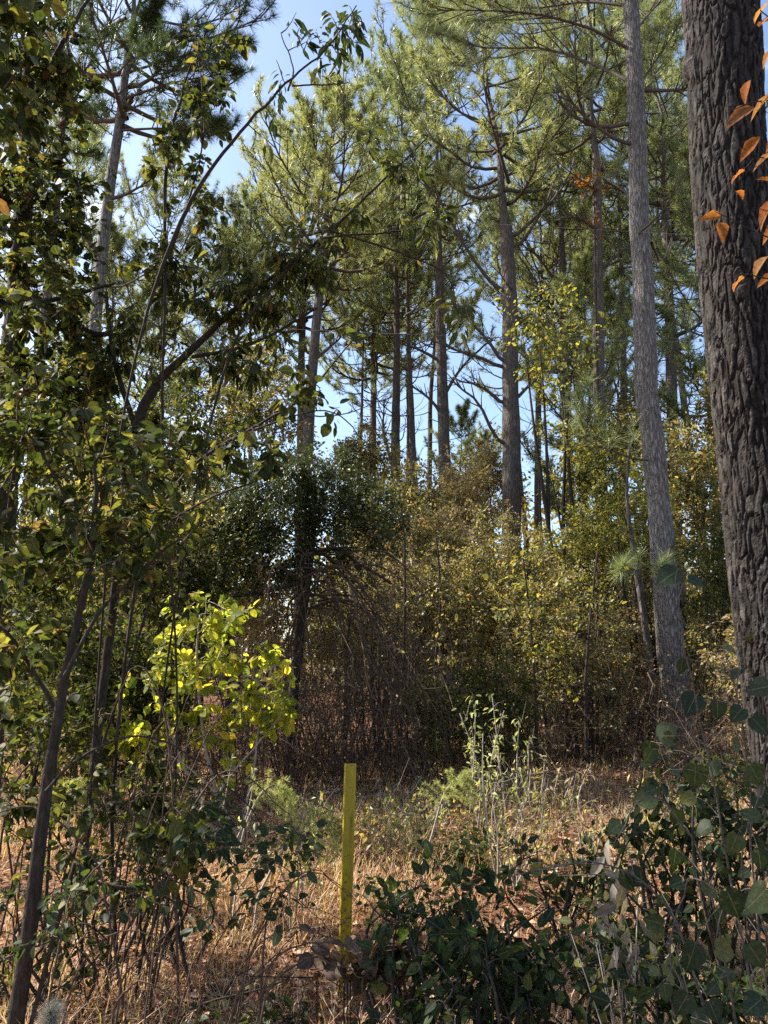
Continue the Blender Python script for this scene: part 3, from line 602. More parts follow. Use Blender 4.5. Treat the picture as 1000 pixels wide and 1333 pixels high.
# ================================================================ far woodland that reads as one mass
def woodland():
    rg = np.random.default_rng(77); mb = MB(); P = []
    for i in range(200):
        Y = rg.uniform(30, 56); x = rg.uniform(-1, 1) * Y * .85; h = rg.uniform(4, 8.5) * (.8 + .5 * vnoise(np.array([x * .12, Y * .1, 0]), 9)); rr = rg.uniform(1.5, 2.8)
        u = unit(rg.normal(0, 1, (420, 3))) * rg.random((420, 1)) ** .4
        P.append(np.array([x, Y, h * .5 + .6]) + u * np.array([rr, rr, h * .55]))
    p = np.concatenate(P); n = len(p); X, Yv, Z = frames(rg.normal(0, 1, (n, 3)), (0, 0, 1), .7, rg)
    r = np.clip(.6 * np.repeat(rg.random(200), 420) + .4 * rg.random(n), 0, 1)
    mb.inst(RHOMB[0], RHOMB[1], p, X, Yv, Z, .32 + .18 * rg.random(n), r)
    o = link('woodland', mb.mesh('woodland', leaf_mat('far_leaves', [(0, (.07, .08, .03)), (.3, (.15, .15, .05)), (.6, (.24, .21, .07)), (.85, (.30, .22, .10)), (1, (.28, .14, .07))], .45)), kind='stuff')
    o['label'] = 'far understorey of tan and olive leaves behind the pines'; o['category'] = 'woodland'
woodland()

# ================================================================ middle storey: trees and shrubs of the wood
def wshrub(label, px, py, rx, ry, Y, n, mat, seed, size=.05, per=26, name='understorey_shrub', cat='shrub', group='shrubs of the understorey', dy=None, stems=7, twig='twig_brown', pale=False, tm=RHOMB, more=(), **kw):
    per = int(per * 1.6); size *= 1.3; n = int(n * (1.5 if cat == 'tree' else 1.15)); rx *= 1.12; ry *= 1.12
    k = mpp(py, Y); c = at(px, py, Y); dy = rx * k * .8 if dy is None else dy
    bl = [(px, py, rx, ry, Y, dy, n)] + [(a, b_, c_, d_, e_, rx * k * .5, f_) for a, b_, c_, d_, e_, f_ in more]
    return leafy(name, label, cat, [], bl, mat, tm, size, seed, per, twig, 'twig_pale' if pale else 'bark_dark', group, auto=stems, base=(c[0], Y, rx * k * .22), **{'spread': 2.6, 'jit': .9, **kw})
MID = 'small trees of the middle storey'
wshrub('pale tan small tree below the open patch of sky', 635, 625, 60, 55, 21, 120, 'leaf_tan', 301, .075, name='understorey_tree', cat='tree', group=MID)
wshrub('tan and rust small tree right of the slim pine foot', 600, 660, 45, 50, 19, 110, 'leaf_tan', 302, .07, name='understorey_tree', cat='tree', group=MID)
wshrub('olive small tree behind the right end of the dark evergreen', 545, 660, 50, 60, 18, 120, 'leaf_olive', 303, .065, name='understorey_tree', cat='tree', group=MID)
wshrub('sunlit yellow-green oak sapling right of the forking pine', 718, 450, 62, 95, 17.5, 85, 'leaf_yellow', 304, .085, per=9, name='understorey_tree', cat='tree', group=MID, tm=OVATE)
wshrub('yellow-leaved small tree behind the straight thin pine', 770, 610, 70, 70, 18, 170, 'leaf_yellow', 305, .08, per=16, name='understorey_tree', cat='tree', group=MID)
wshrub('green-gold small tree between grey pine and massive trunk', 905, 640, 60, 90, 16, 180, 'leaf_olive', 306, .075, name='understorey_tree', cat='tree', group=MID)
wshrub('olive small tree left of the leaning pine', 330, 530, 70, 70, 17, 170, 'leaf_olive', 307, .07, name='understorey_tree', cat='tree', group=MID)
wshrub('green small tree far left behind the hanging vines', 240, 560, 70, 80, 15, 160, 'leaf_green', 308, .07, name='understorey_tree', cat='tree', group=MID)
wshrub('pale green small tree below the thin pines', 480, 600, 55, 45, 23, 120, 'leaf_olive', 309, .08, name='understorey_tree', cat='tree', group=MID)
wshrub('small tree with rusty leaves deep in the wood behind the grey pine', 830, 560, 50, 60, 22, 120, 'leaf_olive', 310, .08, name='understorey_tree', cat='tree', group=MID)
wshrub('leafy small tree behind the massive trunk', 960, 560, 60, 120, 18, 160, 'leaf_olive', 311, .08, name='understorey_tree', cat='tree', group=MID)
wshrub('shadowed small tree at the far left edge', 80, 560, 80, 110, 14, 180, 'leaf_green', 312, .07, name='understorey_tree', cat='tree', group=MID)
# scrub wall
wshrub('sunlit olive scrub in the centre, left half of the thicket wall', 575, 800, 75, 95, 13, 300, 'leaf_olive', 321, .042, per=30)
wshrub('tall olive-yellow scrub mound in the centre, below the forking pine', 660, 765, 85, 80, 13.5, 360, 'leaf_olive', 322, .042, per=30)
wshrub('dense green-brown scrub right of centre before the straight thin pine', 720, 850, 85, 110, 12, 360, 'leaf_olive', 323, .04, per=28)
wshrub('yellow-tipped scrub under the yellow-leaved small tree', 770, 720, 70, 60, 14.5, 260, 'leaf_yellow', 324, .05, per=22)
wshrub('low yellow-green bush at the foot of the thicket wall, centre', 560, 930, 45, 45, 10.5, 150, 'leaf_yellow', 325, .045, per=20)
wshrub('brownish scrub between straight thin pine and grey pine', 825, 820, 65, 120, 14, 260, 'leaf_tan', 326, .045, per=22)
wshrub('olive scrub behind the foot of the grey pine', 900, 840, 70, 120, 13.5, 280, 'leaf_olive', 327, .045, per=24)
wshrub('green scrub beside the massive trunk', 955, 760, 60, 110, 12, 220, 'leaf_green', 328, .045, per=22)
wshrub('brown twiggy scrub behind the right arch of the thicket', 490, 760, 70, 70, 12.5, 260, 'leaf_tan', 329, .035, per=14)
wshrub('green-grey scrub at centre foot, left of the grey pine', 640, 920, 60, 70, 10.5, 220, 'leaf_green', 330, .035, per=22)
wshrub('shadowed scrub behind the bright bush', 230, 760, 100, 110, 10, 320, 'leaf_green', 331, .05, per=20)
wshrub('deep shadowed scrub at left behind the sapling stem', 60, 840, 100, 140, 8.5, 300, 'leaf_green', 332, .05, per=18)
wshrub('wide olive scrub behind the dark evergreen trunk', 420, 830, 110, 100, 13.2, 330, 'leaf_olive', 333, .045, per=22)
wshrub('tan scrub left of the crooked evergreen trunk', 330, 800, 80, 110, 12.6, 260, 'leaf_tan', 334, .045, per=20)
wshrub('olive scrub filling the gap below the thin pines', 500, 690, 60, 50, 15, 220, 'leaf_olive', 335, .05, per=22)
wshrub('olive-tan scrub low at the foot of the slim pine', 590, 710, 60, 50, 15.5, 240, 'leaf_tan', 336, .05, per=22)
wshrub('bushy green-gold scrub top left of the grey pine', 830, 690, 60, 70, 14, 240, 'leaf_yellow', 337, .05, per=20)
wshrub('shaded green shrub mass behind the left stems', 140, 900, 100, 110, 7.6, 320, 'leaf_green', 338, .05, per=18)
wshrub('tangled olive shrub behind the left stems at mid height', 160, 680, 110, 100, 9.5, 320, 'leaf_olive', 339, .055, per=18)
wshrub('deep green scrub between bright bush and dark evergreen', 250, 700, 70, 80, 12.5, 260, 'leaf_green', 340, .05, per=22)
wshrub('brown-olive scrub low right of the straight thin pine', 850, 905, 80, 70, 14.5, 240, 'leaf_olive', 341, .04, per=22)
wshrub('tan scrub at the right edge behind the massive trunk', 985, 880, 60, 110, 10.5, 220, 'leaf_tan', 342, .045, per=20)
# dark evergreen with its slim trunk and arching bare twigs
leafy('evergreen_tree', 'dark glossy evergreen small tree with a slim crooked trunk, left of centre', 'tree',
      [([(376, 1030, 15), (380, 930, 14), (390, 830, 12), (402, 740, 10), (408, 680, 7), (410, 620, 4)], 10.5), ([(404, 720, 7), (440, 715, 5), (470, 735, 4), (510, 760, 3)], 10.5), ([(400, 755, 7), (350, 770, 6), (300, 780, 4)], 10.3)],
      [(400, 635, 85, 60, 10.4, .8, 200), (395, 665, 125, 80, 10.5, 1.0, 330), (465, 690, 65, 70, 10.8, .6, 120), (320, 700, 85, 65, 10.6, .7, 140), (380, 740, 90, 50, 10.7, .7, 70)], 'leaf_holly', RHOMB, .056, 401, 46, 'twig_brown', 'bark_dark', None, stem_name='trunk', spread=2.5)
leafy('evergreen_tree', 'lower dark evergreen bush spreading left of the crooked trunk', 'tree',
      [([(300, 1000, 12), (296, 860, 10), (292, 740, 7), (290, 660, 4)], 11.3)], [(285, 680, 65, 70, 11.3, .8, 240)], 'leaf_holly', RHOMB, .05, 402, 50, 'twig_brown', 'bark_dark', None, stem_name='trunk', spread=2.5)

leafy('sapling', 'slender sapling with sparse yellow-green leaf sprays before the centre scrub', 'sapling', [([(700, 1000, 5), (696, 900, 4), (690, 800, 3), (680, 720, 2)], 10.8)],
      [(690, 800, 60, 40, 10.8, .5, 26), (670, 740, 50, 40, 10.8, .4, 18), (700, 850, 50, 30, 10.8, .4, 14)], 'leaf_yellow', OVATE, .085, 411, 9, 'twig_brown', 'bark_dark', 'slender saplings of the scrub', spread=1.2)
leafy('sapling', 'slender sapling with pale leaf sprays left of the centre scrub', 'sapling', [([(560, 1000, 5), (566, 880, 4), (575, 780, 3), (570, 700, 2)], 11.2)],
      [(570, 770, 55, 50, 11.2, .5, 26), (590, 850, 50, 40, 11.2, .4, 16)], 'leaf_olive', OVATE, .08, 412, 9, 'twig_brown', 'bark_dark', 'slender saplings of the scrub', spread=1.2)
leafy('sapling', 'thin sunlit sapling with a bent stem between the straight thin pine and grey pine', 'sapling', [([(853, 990, 11), (850, 900, 10), (838, 800, 9), (826, 720, 7), (818, 640, 4), (824, 560, 2)], 12.8)],
      [(822, 620, 60, 60, 12.8, .5, 30), (800, 700, 40, 30, 12.8, .4, 12)], 'leaf_yellow', OVATE, .08, 413, 9, 'twig_brown', 'bark', 'slender saplings of the scrub', spread=1.2)
leafy('sapling', 'slender sapling with yellow sprays at the foot of the straight thin pine', 'sapling', [([(765, 1000, 5), (762, 900, 4), (768, 800, 3), (775, 720, 2)], 11)],
      [(770, 780, 60, 50, 11, .5, 26), (745, 880, 50, 40, 11, .4, 16)], 'leaf_yellow', OVATE, .075, 414, 8, 'twig_brown', 'bark_dark', 'slender saplings of the scrub', spread=1.2)
leafy('sapling', 'bare-looking sapling with a few rust-red leaves by the evergreen', 'sapling', [([(520, 1000, 4), (526, 850, 4), (524, 720, 3), (520, 660, 2)], 11.5)],
      [(515, 700, 40, 50, 11.5, .4, 14), (420, 690, 30, 30, 10.2, .3, 4)], 'leaf_orange', OVATE, .06, 415, 5, 'twig_brown', 'bark_dark', 'slender saplings of the scrub', spread=1.2)
def brush_arch():
    rg = np.random.default_rng(66); root = thing('brush_arch', 'dark bare brush arching down from the evergreen trunk towards the post', 'brush', (at(470, 1010, 10.2)[0], 10.2, float(ground_z(0, 10.2))), None); mb = MB(); lb = []
    for i in range(70):
        a = at(rg.normal(408, 10), rg.uniform(715, 800), 10.4 + rg.normal(0, .2)); ex = rg.uniform(430, 610) if i % 4 else rg.uniform(290, 400); e = at(ex, 1010, 10.2); e[1] = 10.1 + rg.normal(0, .5); e[2] = ground_z(e[0], e[1]) + rg.random() * .5
        m1_ = a + (e - a) * [.45, .4, .12] + rg.normal(0, .15, 3) + [0, 0, .08]; m2_ = a + (e - a) * [.85, .8, .5] + rg.normal(0, .2, 3); Q = smooth_path([a, m1_, m2_, e], 14, .035, rg); mb.tube(Q, np.linspace(.012, .003, 14) * (.4 + 1.3 * rg.random() ** 3), 4, .5, cap=False)
        for q in range(9):
            s0 = Q[rg.integers(4, 13)]; e2 = s0 + rg.normal(0, .16, 3) + [.05, 0, -.2]; mb.tube([s0, (s0 + e2) / 2 + rg.normal(0, .03, 3), e2], [.004, .003, .0016], 3, .5, cap=False); lb.append(e2)
    part(mb, 'stems', M['twig_brown'], root, False, 'stuff')
    p = np.array(lb); n = len(p); X, Yv, Z = frames(rg.normal(0, 1, (n, 3)) + [0, 0, -.6], (0, -.3, 1), .6, rg); l2 = MB(); l2.inst(RHOMB[0], RHOMB[1], p, X, Yv, Z, .05 * (.5 + rg.random(n)), rg.random(n)); part(l2, 'foliage', M['leaf_dead'], root, False, 'stuff')
brush_arch()

leafy('creeper', 'orange-leaved creeper climbing the upper part of the straight thin pine', 'creeper', [([(785, 960, 3), (783, 750, 3), (781, 560, 3), (779, 400, 2), (777, 240, 1.5)], 18.75)],
      [(768, 240, 22, 30, 18.7, .3, 26), (772, 300, 14, 30, 18.7, .2, 12)], 'leaf_orange', OVATE, .11, 416, 5, 'twig_brown', 'bark_dark', None, spread=1.2)
# brown arching thickets
def thicket(label, px, Y, half, top, n, seed, droop=.5):
    rg = np.random.default_rng(seed); c = at(px, 1000, Y); root = thing('thicket', label, 'thicket', (c[0], Y, float(ground_z(c[0], Y))), 'bare brown thickets'); k = mpp(900, Y)
    mb = MB()
    for i in range(n):
        b_ = np.array([c[0] + rg.uniform(-1, 1) * half * k, Y + rg.normal(0, .5), 0]); b_[2] = ground_z(b_[0], b_[1]) - .02
        h = top * (.3 + .7 * rg.random()); az = rg.random() * 6.28; rch = h * rg.uniform(.25, 1.5)
        e = b_ + np.array([math.cos(az) * rch, math.sin(az) * rch * .7, h * (1 - droop * rg.random())]); e[2] -= h * .35 * rg.random() * min(1, rch / h); md = b_ + (e - b_) * np.array([.35, .35, .8]) + np.array([0, 0, h * rg.uniform(.1, .55)]) + rg.normal(0, .06, 3)
        Q = smooth_path([b_, md, e], 7, .035, rg); mb.tube(Q, np.linspace(.008, .0022, 7) * (.5 + 1.6 * rg.random() ** 3), 3, rg.random(), cap=False)
        for q in range(6):
            i0 = rg.integers(1, 6); s0 = Q[i0]; e2 = s0 + rg.normal(0, .24, 3) + np.array([0, 0, -.08]); mb.tube([s0, (s0 + e2) / 2 + rg.normal(0, .03, 3), e2], [.0032, .0025, .0014], 3, .5, cap=False)
    part(mb, 'stems', M['twig_brown'], root, False, 'stuff')
    lb = MB(); V = np.concatenate(mb.v); p = V[rg.integers(0, len(V), n * 10)]; p = p[p[:, 2] > .3]; nn_ = len(p)
    X, Yv, Z = frames(rg.normal(0, 1, (nn_, 3)) + np.array([0, 0, -.6]), (0, -.3, 1), .6, rg); lb.inst(RHOMB[0], RHOMB[1], p, X, Yv, Z, .04 * (.6 + .8 * rg.random(nn_)), rg.random(nn_))
    part(lb, 'foliage', M['leaf_tan'], root, False, 'stuff')
thicket('dark brown arching thicket directly behind the yellow post', 460, 10.2, 90, 1.9, 170, 501)
thicket('brown bare thicket under the dark evergreen', 350, 10.8, 70, 1.7, 130, 502)
thicket('brown bare thicket right of centre below the olive scrub', 640, 11.5, 90, 1.5, 130, 503)
thicket('brown bare thicket at the foot of the straight thin pine', 790, 12.5, 80, 1.8, 130, 504)
thicket('shaded bare thicket behind the bright bush', 220, 9.0, 110, 1.5, 140, 505)
thicket('bare thicket beside the massive trunk', 930, 10.5, 90, 1.5, 120, 506)

# ================================================================ bright backlit bush
leafy('sunlit_bush', 'bright lime-yellow backlit bush with pale stems, left of the yellow post', 'bush',
      [([(300, 1075, 5), (270, 980, 4), (262, 880, 3), (268, 800, 2)], 7.0), ([(290, 1080, 4), (240, 1000, 4), (215, 930, 3), (190, 880, 2)], 7.0), ([(310, 1075, 4), (330, 1000, 3), (340, 920, 2), (355, 860, 2)], 6.9),
       ([(205, 1070, 4), (235, 1000, 3), (255, 930, 2)], 7.1), ([(255, 1085, 4), (300, 1010, 3), (345, 960, 2), (372, 925, 2)], 6.8), ([(320, 1080, 4), (270, 1020, 3), (225, 985, 2), (175, 960, 2)], 6.9)],
      [(275, 815, 85, 50, 7, .5, 46), (220, 880, 75, 50, 7, .5, 40), (325, 885, 75, 60, 6.9, .5, 44), (175, 950, 55, 40, 6.9, .3, 24), (355, 930, 40, 25, 6.8, .3, 20), (270, 960, 90, 50, 7, .4, 26)],
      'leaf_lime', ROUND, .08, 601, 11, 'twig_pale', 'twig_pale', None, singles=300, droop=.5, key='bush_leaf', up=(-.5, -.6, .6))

# ================================================================ foreground plants on the left
FG = dict(group=None)
leafy('sapling', 'dark bare-stemmed sapling leaning right at the bottom left corner', 'sapling',
      [([(14, 1345, 23), (40, 1180, 21), (62, 1010, 15), (82, 880, 12), (100, 770, 9), (112, 690, 7), (118, 600, 4)], 3.4), ([(45, 1160, 7), (90, 1120, 6), (130, 1150, 5), (200, 1160, 4), (260, 1190, 2)], 3.4),
       ([(60, 1030, 5), (100, 990, 4), (170, 960, 3), (235, 985, 2.6), (290, 1030, 2), (330, 1080, 1.4)], 3.3), ([(85, 880, 7), (130, 800, 5), (190, 740, 4), (240, 700, 3)], 3.3), ([(75, 930, 6), (30, 850, 5), (-20, 800, 4)], 3.5), ([(112, 700, 6), (70, 620, 4), (30, 560, 3)], 3.5)],
      [(60, 700, 90, 90, 3.5, .5, 60), (160, 690, 80, 90, 3.3, .4, 55), (50, 560, 80, 70, 3.7, .4, 45), (170, 580, 70, 60, 3.5, .4, 40), (20, 850, 60, 80, 3.6, .4, 30), (230, 1080, 60, 60, 3.3, .3, 12)],
      'leaf_green', ROUND, .06, 701, 10, 'twig_brown', 'bark_dark', None, singles=300, droop=.6, key='sapling_leaf', spread=.8)
leafy('sapling', 'long thin stem leaning right across the sky with leaves at its tip', 'sapling',
      [([(105, 1290, 3.4), (120, 1000, 3.4), (150, 620, 3.4), (190, 420, 4), (235, 300, 6), (275, 230, 5), (330, 165, 4), (380, 112, 3), (425, 75, 2.4), (462, 12, 1.6)], 4.0), ([(375, 118, 3), (382, 85, 2), (370, 45, 1.4)], 4.0), ([(380, 112, 2.4), (420, 108, 2), (445, 100, 1.4)], 4.0)],
      [(440, 40, 28, 34, 4, .15, 16), (395, 55, 30, 32, 4, .15, 9), (365, 105, 22, 30, 4, .12, 5), (430, 95, 25, 25, 4, .12, 7), (345, 180, 25, 35, 4, .15, 4), (460, 35, 14, 30, 4, .15, 8)],
      'leaf_dark', LANCE, .085, 702, 5, 'limb', 'bark_dark', None, singles=200, droop=.9, key='tip_leaf', spread=.5)
leafy('sapling', 'straight upright slender stem rising through the left foliage', 'sapling',
      [([(215, 1240, 3), (232, 900, 3), (214, 600, 3.4), (221, 400, 4), (223, 250, 5), (238, 150, 4), (262, 70, 2)], 4.6), ([(222, 330, 3), (245, 270, 3), (270, 180, 2), (268, 90, 1.5)], 4.6)],
      [(255, 120, 45, 70, 4.6, .3, 40), (225, 190, 40, 60, 4.6, .3, 24), (260, 260, 60, 50, 4.6, .3, 30), (215, 340, 50, 45, 4.6, .3, 26), (290, 50, 30, 50, 4.6, .2, 16)],
      'leaf_mixed', OVATE, .062, 703, 10, 'limb', 'bark_dark', None, singles=250, droop=.8, key='upright_leaf', spread=.6, rndpow=1.2)
leafy('understorey_tree', 'leaning tree with a thick dark limb and drooping leaf sprays, left of centre', 'tree',
      [([(100, 1190, 12), (128, 950, 12), (158, 720, 12), (178, 570, 15), (198, 515, 13), (232, 478, 10), (290, 425, 8), (350, 375, 5), (400, 335, 3)], 5.3), ([(250, 465, 6), (330, 445, 4), (410, 400, 3)], 5.2), ([(178, 560, 8), (150, 470, 6), (140, 380, 4)], 5.4)],
      [(330, 385, 90, 55, 5.2, .5, 90), (260, 370, 70, 60, 5.3, .4, 60), (390, 345, 55, 40, 5.1, .35, 45), (300, 470, 90, 45, 5.2, .4, 55), (175, 460, 60, 55, 5.4, .5, 34), (210, 610, 80, 50, 5.2, .4, 40)],
      'leaf_mixed', LANCE, .085, 704, 11, 'limb', 'bark_dark', None, singles=300, droop=.9, key='drooping_leaf', spread=.6, stem_name='trunk')
leafy('understorey_tree', 'vine-smothered tree at the far left edge with a dead limb and dark leaves overhead', 'tree',
      [([(-30, 1180, 40), (-5, 800, 36), (15, 500, 30), (28, 350, 26), (36, 200, 20), (45, 60, 14), (50, -60, 8)], 5.8), ([(18, 375, 13), (60, 398, 12), (110, 432, 9), (150, 440, 6), (195, 436, 3)], 5.6), ([(20, 400, 8), (90, 385, 6), (150, 370, 3)], 5.5), ([(40, 140, 8), (80, 60, 6), (120, 0, 4)], 5.6)],
      [(40, 60, 70, 80, 5.5, .6, 110), (30, 220, 60, 90, 5.5, .5, 100), (85, 130, 40, 60, 5.6, .4, 36), (60, 330, 80, 60, 5.5, .5, 80), (95, 260, 50, 60, 5.4, .4, 34), (40, 470, 80, 80, 5.4, .5, 80), (100, 410, 70, 50, 5.4, .5, 36), (110, 520, 90, 70, 5.4, .5, 60)],
      'leaf_mixed', ROUND, .07, 705, 14, 'twig_brown', 'bark_dark', None, singles=300, droop=.7, key='vine_leaf', spread=.8, stem_name='trunk')
leafy('understorey_shrub', 'broad-leaved shrub with yellowing leaves below the drooping sprays', 'shrub',
      [([(160, 1230, 5), (150, 1000, 5), (185, 720, 5), (250, 610, 5), (330, 560, 4), (400, 515, 3), (455, 455, 2), (490, 410, 1.5)], 4.2), ([(190, 700, 4), (270, 650, 3), (340, 625, 2), (380, 590, 1.5)], 4.1), ([(330, 560, 3), (420, 530, 2), (470, 560, 1.5)], 4.1)],
      [(300, 590, 80, 35, 4.1, .35, 26), (400, 520, 70, 40, 4.1, .3, 22), (210, 680, 70, 60, 4.1, .4, 40), (460, 440, 35, 35, 4.1, .2, 10), (360, 600, 30, 20, 4, .2, 7)],
      'leaf_green', ROUND, .07, 706, 5, 'twig_brown', 'bark_dark', 'broad-leaved shrubs at left', singles=300, droop=.7, key='broad_leaf', spread=.6)
leafy('understorey_shrub', 'arching branch with long narrow leaves crossing below the top of the sky gap', 'shrub',
      [([(175, 1215, 3), (225, 800, 3), (290, 480, 3.5), (360, 365, 3.5), (430, 300, 4), (500, 232, 3), (550, 185, 1.8)], 4.8), ([(420, 310, 3), (500, 300, 2.4), (560, 290, 1.6)], 4.7), ([(430, 300, 3), (520, 330, 2.4), (580, 360, 2), (600, 400, 1.5)], 4.7), ([(470, 262, 2), (480, 220, 1.5), (465, 170, 1)], 4.8)],
      [(510, 210, 55, 35, 4.8, .25, 22), (440, 280, 60, 40, 4.8, .3, 26), (550, 295, 45, 40, 4.7, .25, 16), (585, 400, 35, 45, 4.7, .2, 13), (390, 320, 50, 40, 4.8, .3, 24), (470, 180, 30, 25, 4.8, .2, 8)],
      'leaf_green', LANCE, .09, 707, 6, 'limb', 'bark_dark', None, singles=300, droop=.8, key='arching_leaf', spread=.6)
leafy('understorey_shrub', 'thick leafy shrub filling the left edge above the sapling stem', 'shrub',
      [([(-20, 1180, 6), (-10, 900, 5), (10, 700, 6), (30, 560, 4)], 4.6), ([(60, 1190, 5), (80, 900, 4), (120, 700, 4), (150, 560, 3)], 4.7), ([(70, 1180, 5), (140, 950, 4), (200, 780, 4), (230, 680, 3)], 4.8)],
      [(40, 560, 90, 110, 4.7, .5, 110), (150, 600, 90, 90, 4.8, .5, 100), (50, 760, 90, 100, 4.7, .5, 100), (180, 740, 70, 80, 4.9, .5, 70), (60, 930, 80, 80, 4.9, .5, 60)],
      'leaf_green', OVATE, .05, 708, 17, 'twig_brown', 'bark_dark', 'broad-leaved shrubs at left', singles=300, droop=.6, key='edge_leaf', spread=.9)
leafy('understorey_tree', 'leafy tree added to shade the foreground, leaning in from beyond the left edge, dark leaves in the top left corner', 'tree',  # mostly out of view; added so its crown shades the foreground
      [([(-700, 1290, 40, 3.0), (-640, 900, 36, 3.0), (-560, 500, 30, 3.0), (-480, 200, 22, 3.0), (-380, -100, 14, 3.0), (-250, -350, 8, 3.0)], 3.0), ([(-560, 480, 14), (-380, 300, 10), (-200, 180, 7), (-60, 110, 4)], 3.0), ([(-500, 260, 12), (-320, 60, 9), (-140, -40, 6), (0, -60, 3)], 3.0)],
      [(-330, 120, 330, 230, 2.9, 1.0, 260), (-400, -150, 380, 220, 2.9, 1.1, 240), (-450, 400, 260, 150, 2.8, .9, 130), (-40, 40, 90, 90, 3.0, .4, 40), (-330, 330, 200, 150, 3.2, .8, 80)],
      'leaf_mixed', ROUND, .075, 709, 11, 'limb', 'bark_dark', None, singles=300, droop=.7, key='overhang_leaf', spread=1.2, stem_name='trunk')
# brambles
def bramble(label, roots, Y, seed, mat='leaf_dark', n=10, size=.05, blobs=(), singles=200, reach=(60, 300), up=(-100, -280), group='brambles in the dry grass'):
    rg = np.random.default_rng(seed); st = []
    for (px, py) in roots:
        dx = rg.uniform(*reach) * (1 if rg.random() < .75 else -1); h = rg.uniform(min(up), max(up))
        tk = rg.uniform(.4, 1); st.append(([(px, py, 4.5 * tk), (px + dx * .25, py + h * .7, 3.4 * tk), (px + dx * .6, py + h, 2.4 * tk), (px + dx, py + h * .75, 1.2 * tk)], Y + rg.normal(0, .15), .01))
    return leafy('bramble', label, 'bramble', st, blobs, mat, ROUND, size, seed, n, 'twig_brown', 'twig_brown', group, singles=singles, droop=.6, key='bramble_leaf_' + mat, spread=.7, twig_r=.0025)
rgb_ = np.random.default_rng(9)
bramble('tangled bramble stems with dark leaves arching over the dry grass, left of the post', [(x, 1345 + rgb_.uniform(0, 40)) for x in rgb_.uniform(40, 360, 20)], 3.1, 721,
        blobs=[(310, 1110, 80, 40, 3.0, .3, 22), (360, 1170, 60, 30, 3.0, .25, 12), (240, 1180, 50, 40, 3.0, .25, 10), (270, 1060, 60, 40, 3.2, .3, 14), (400, 1120, 30, 50, 3.0, .2, 7), (330, 1080, 110, 60, 3.3, .3, 30), (120, 1200, 110, 70, 3.0, .3, 30)], n=5, size=.042, singles=300)
bramble('bare tangled canes along the left edge behind the sapling stem', [(x, 1230 + rgb_.uniform(-20, 40)) for x in rgb_.uniform(-40, 260, 26)], 4.0, 722, 'leaf_green',
        blobs=[(80, 1060, 110, 80, 4.0, .4, 80), (190, 1040, 80, 70, 4.2, .4, 60), (40, 940, 90, 70, 4.2, .4, 50)], n=8, up=(-150, -360), singles=300)

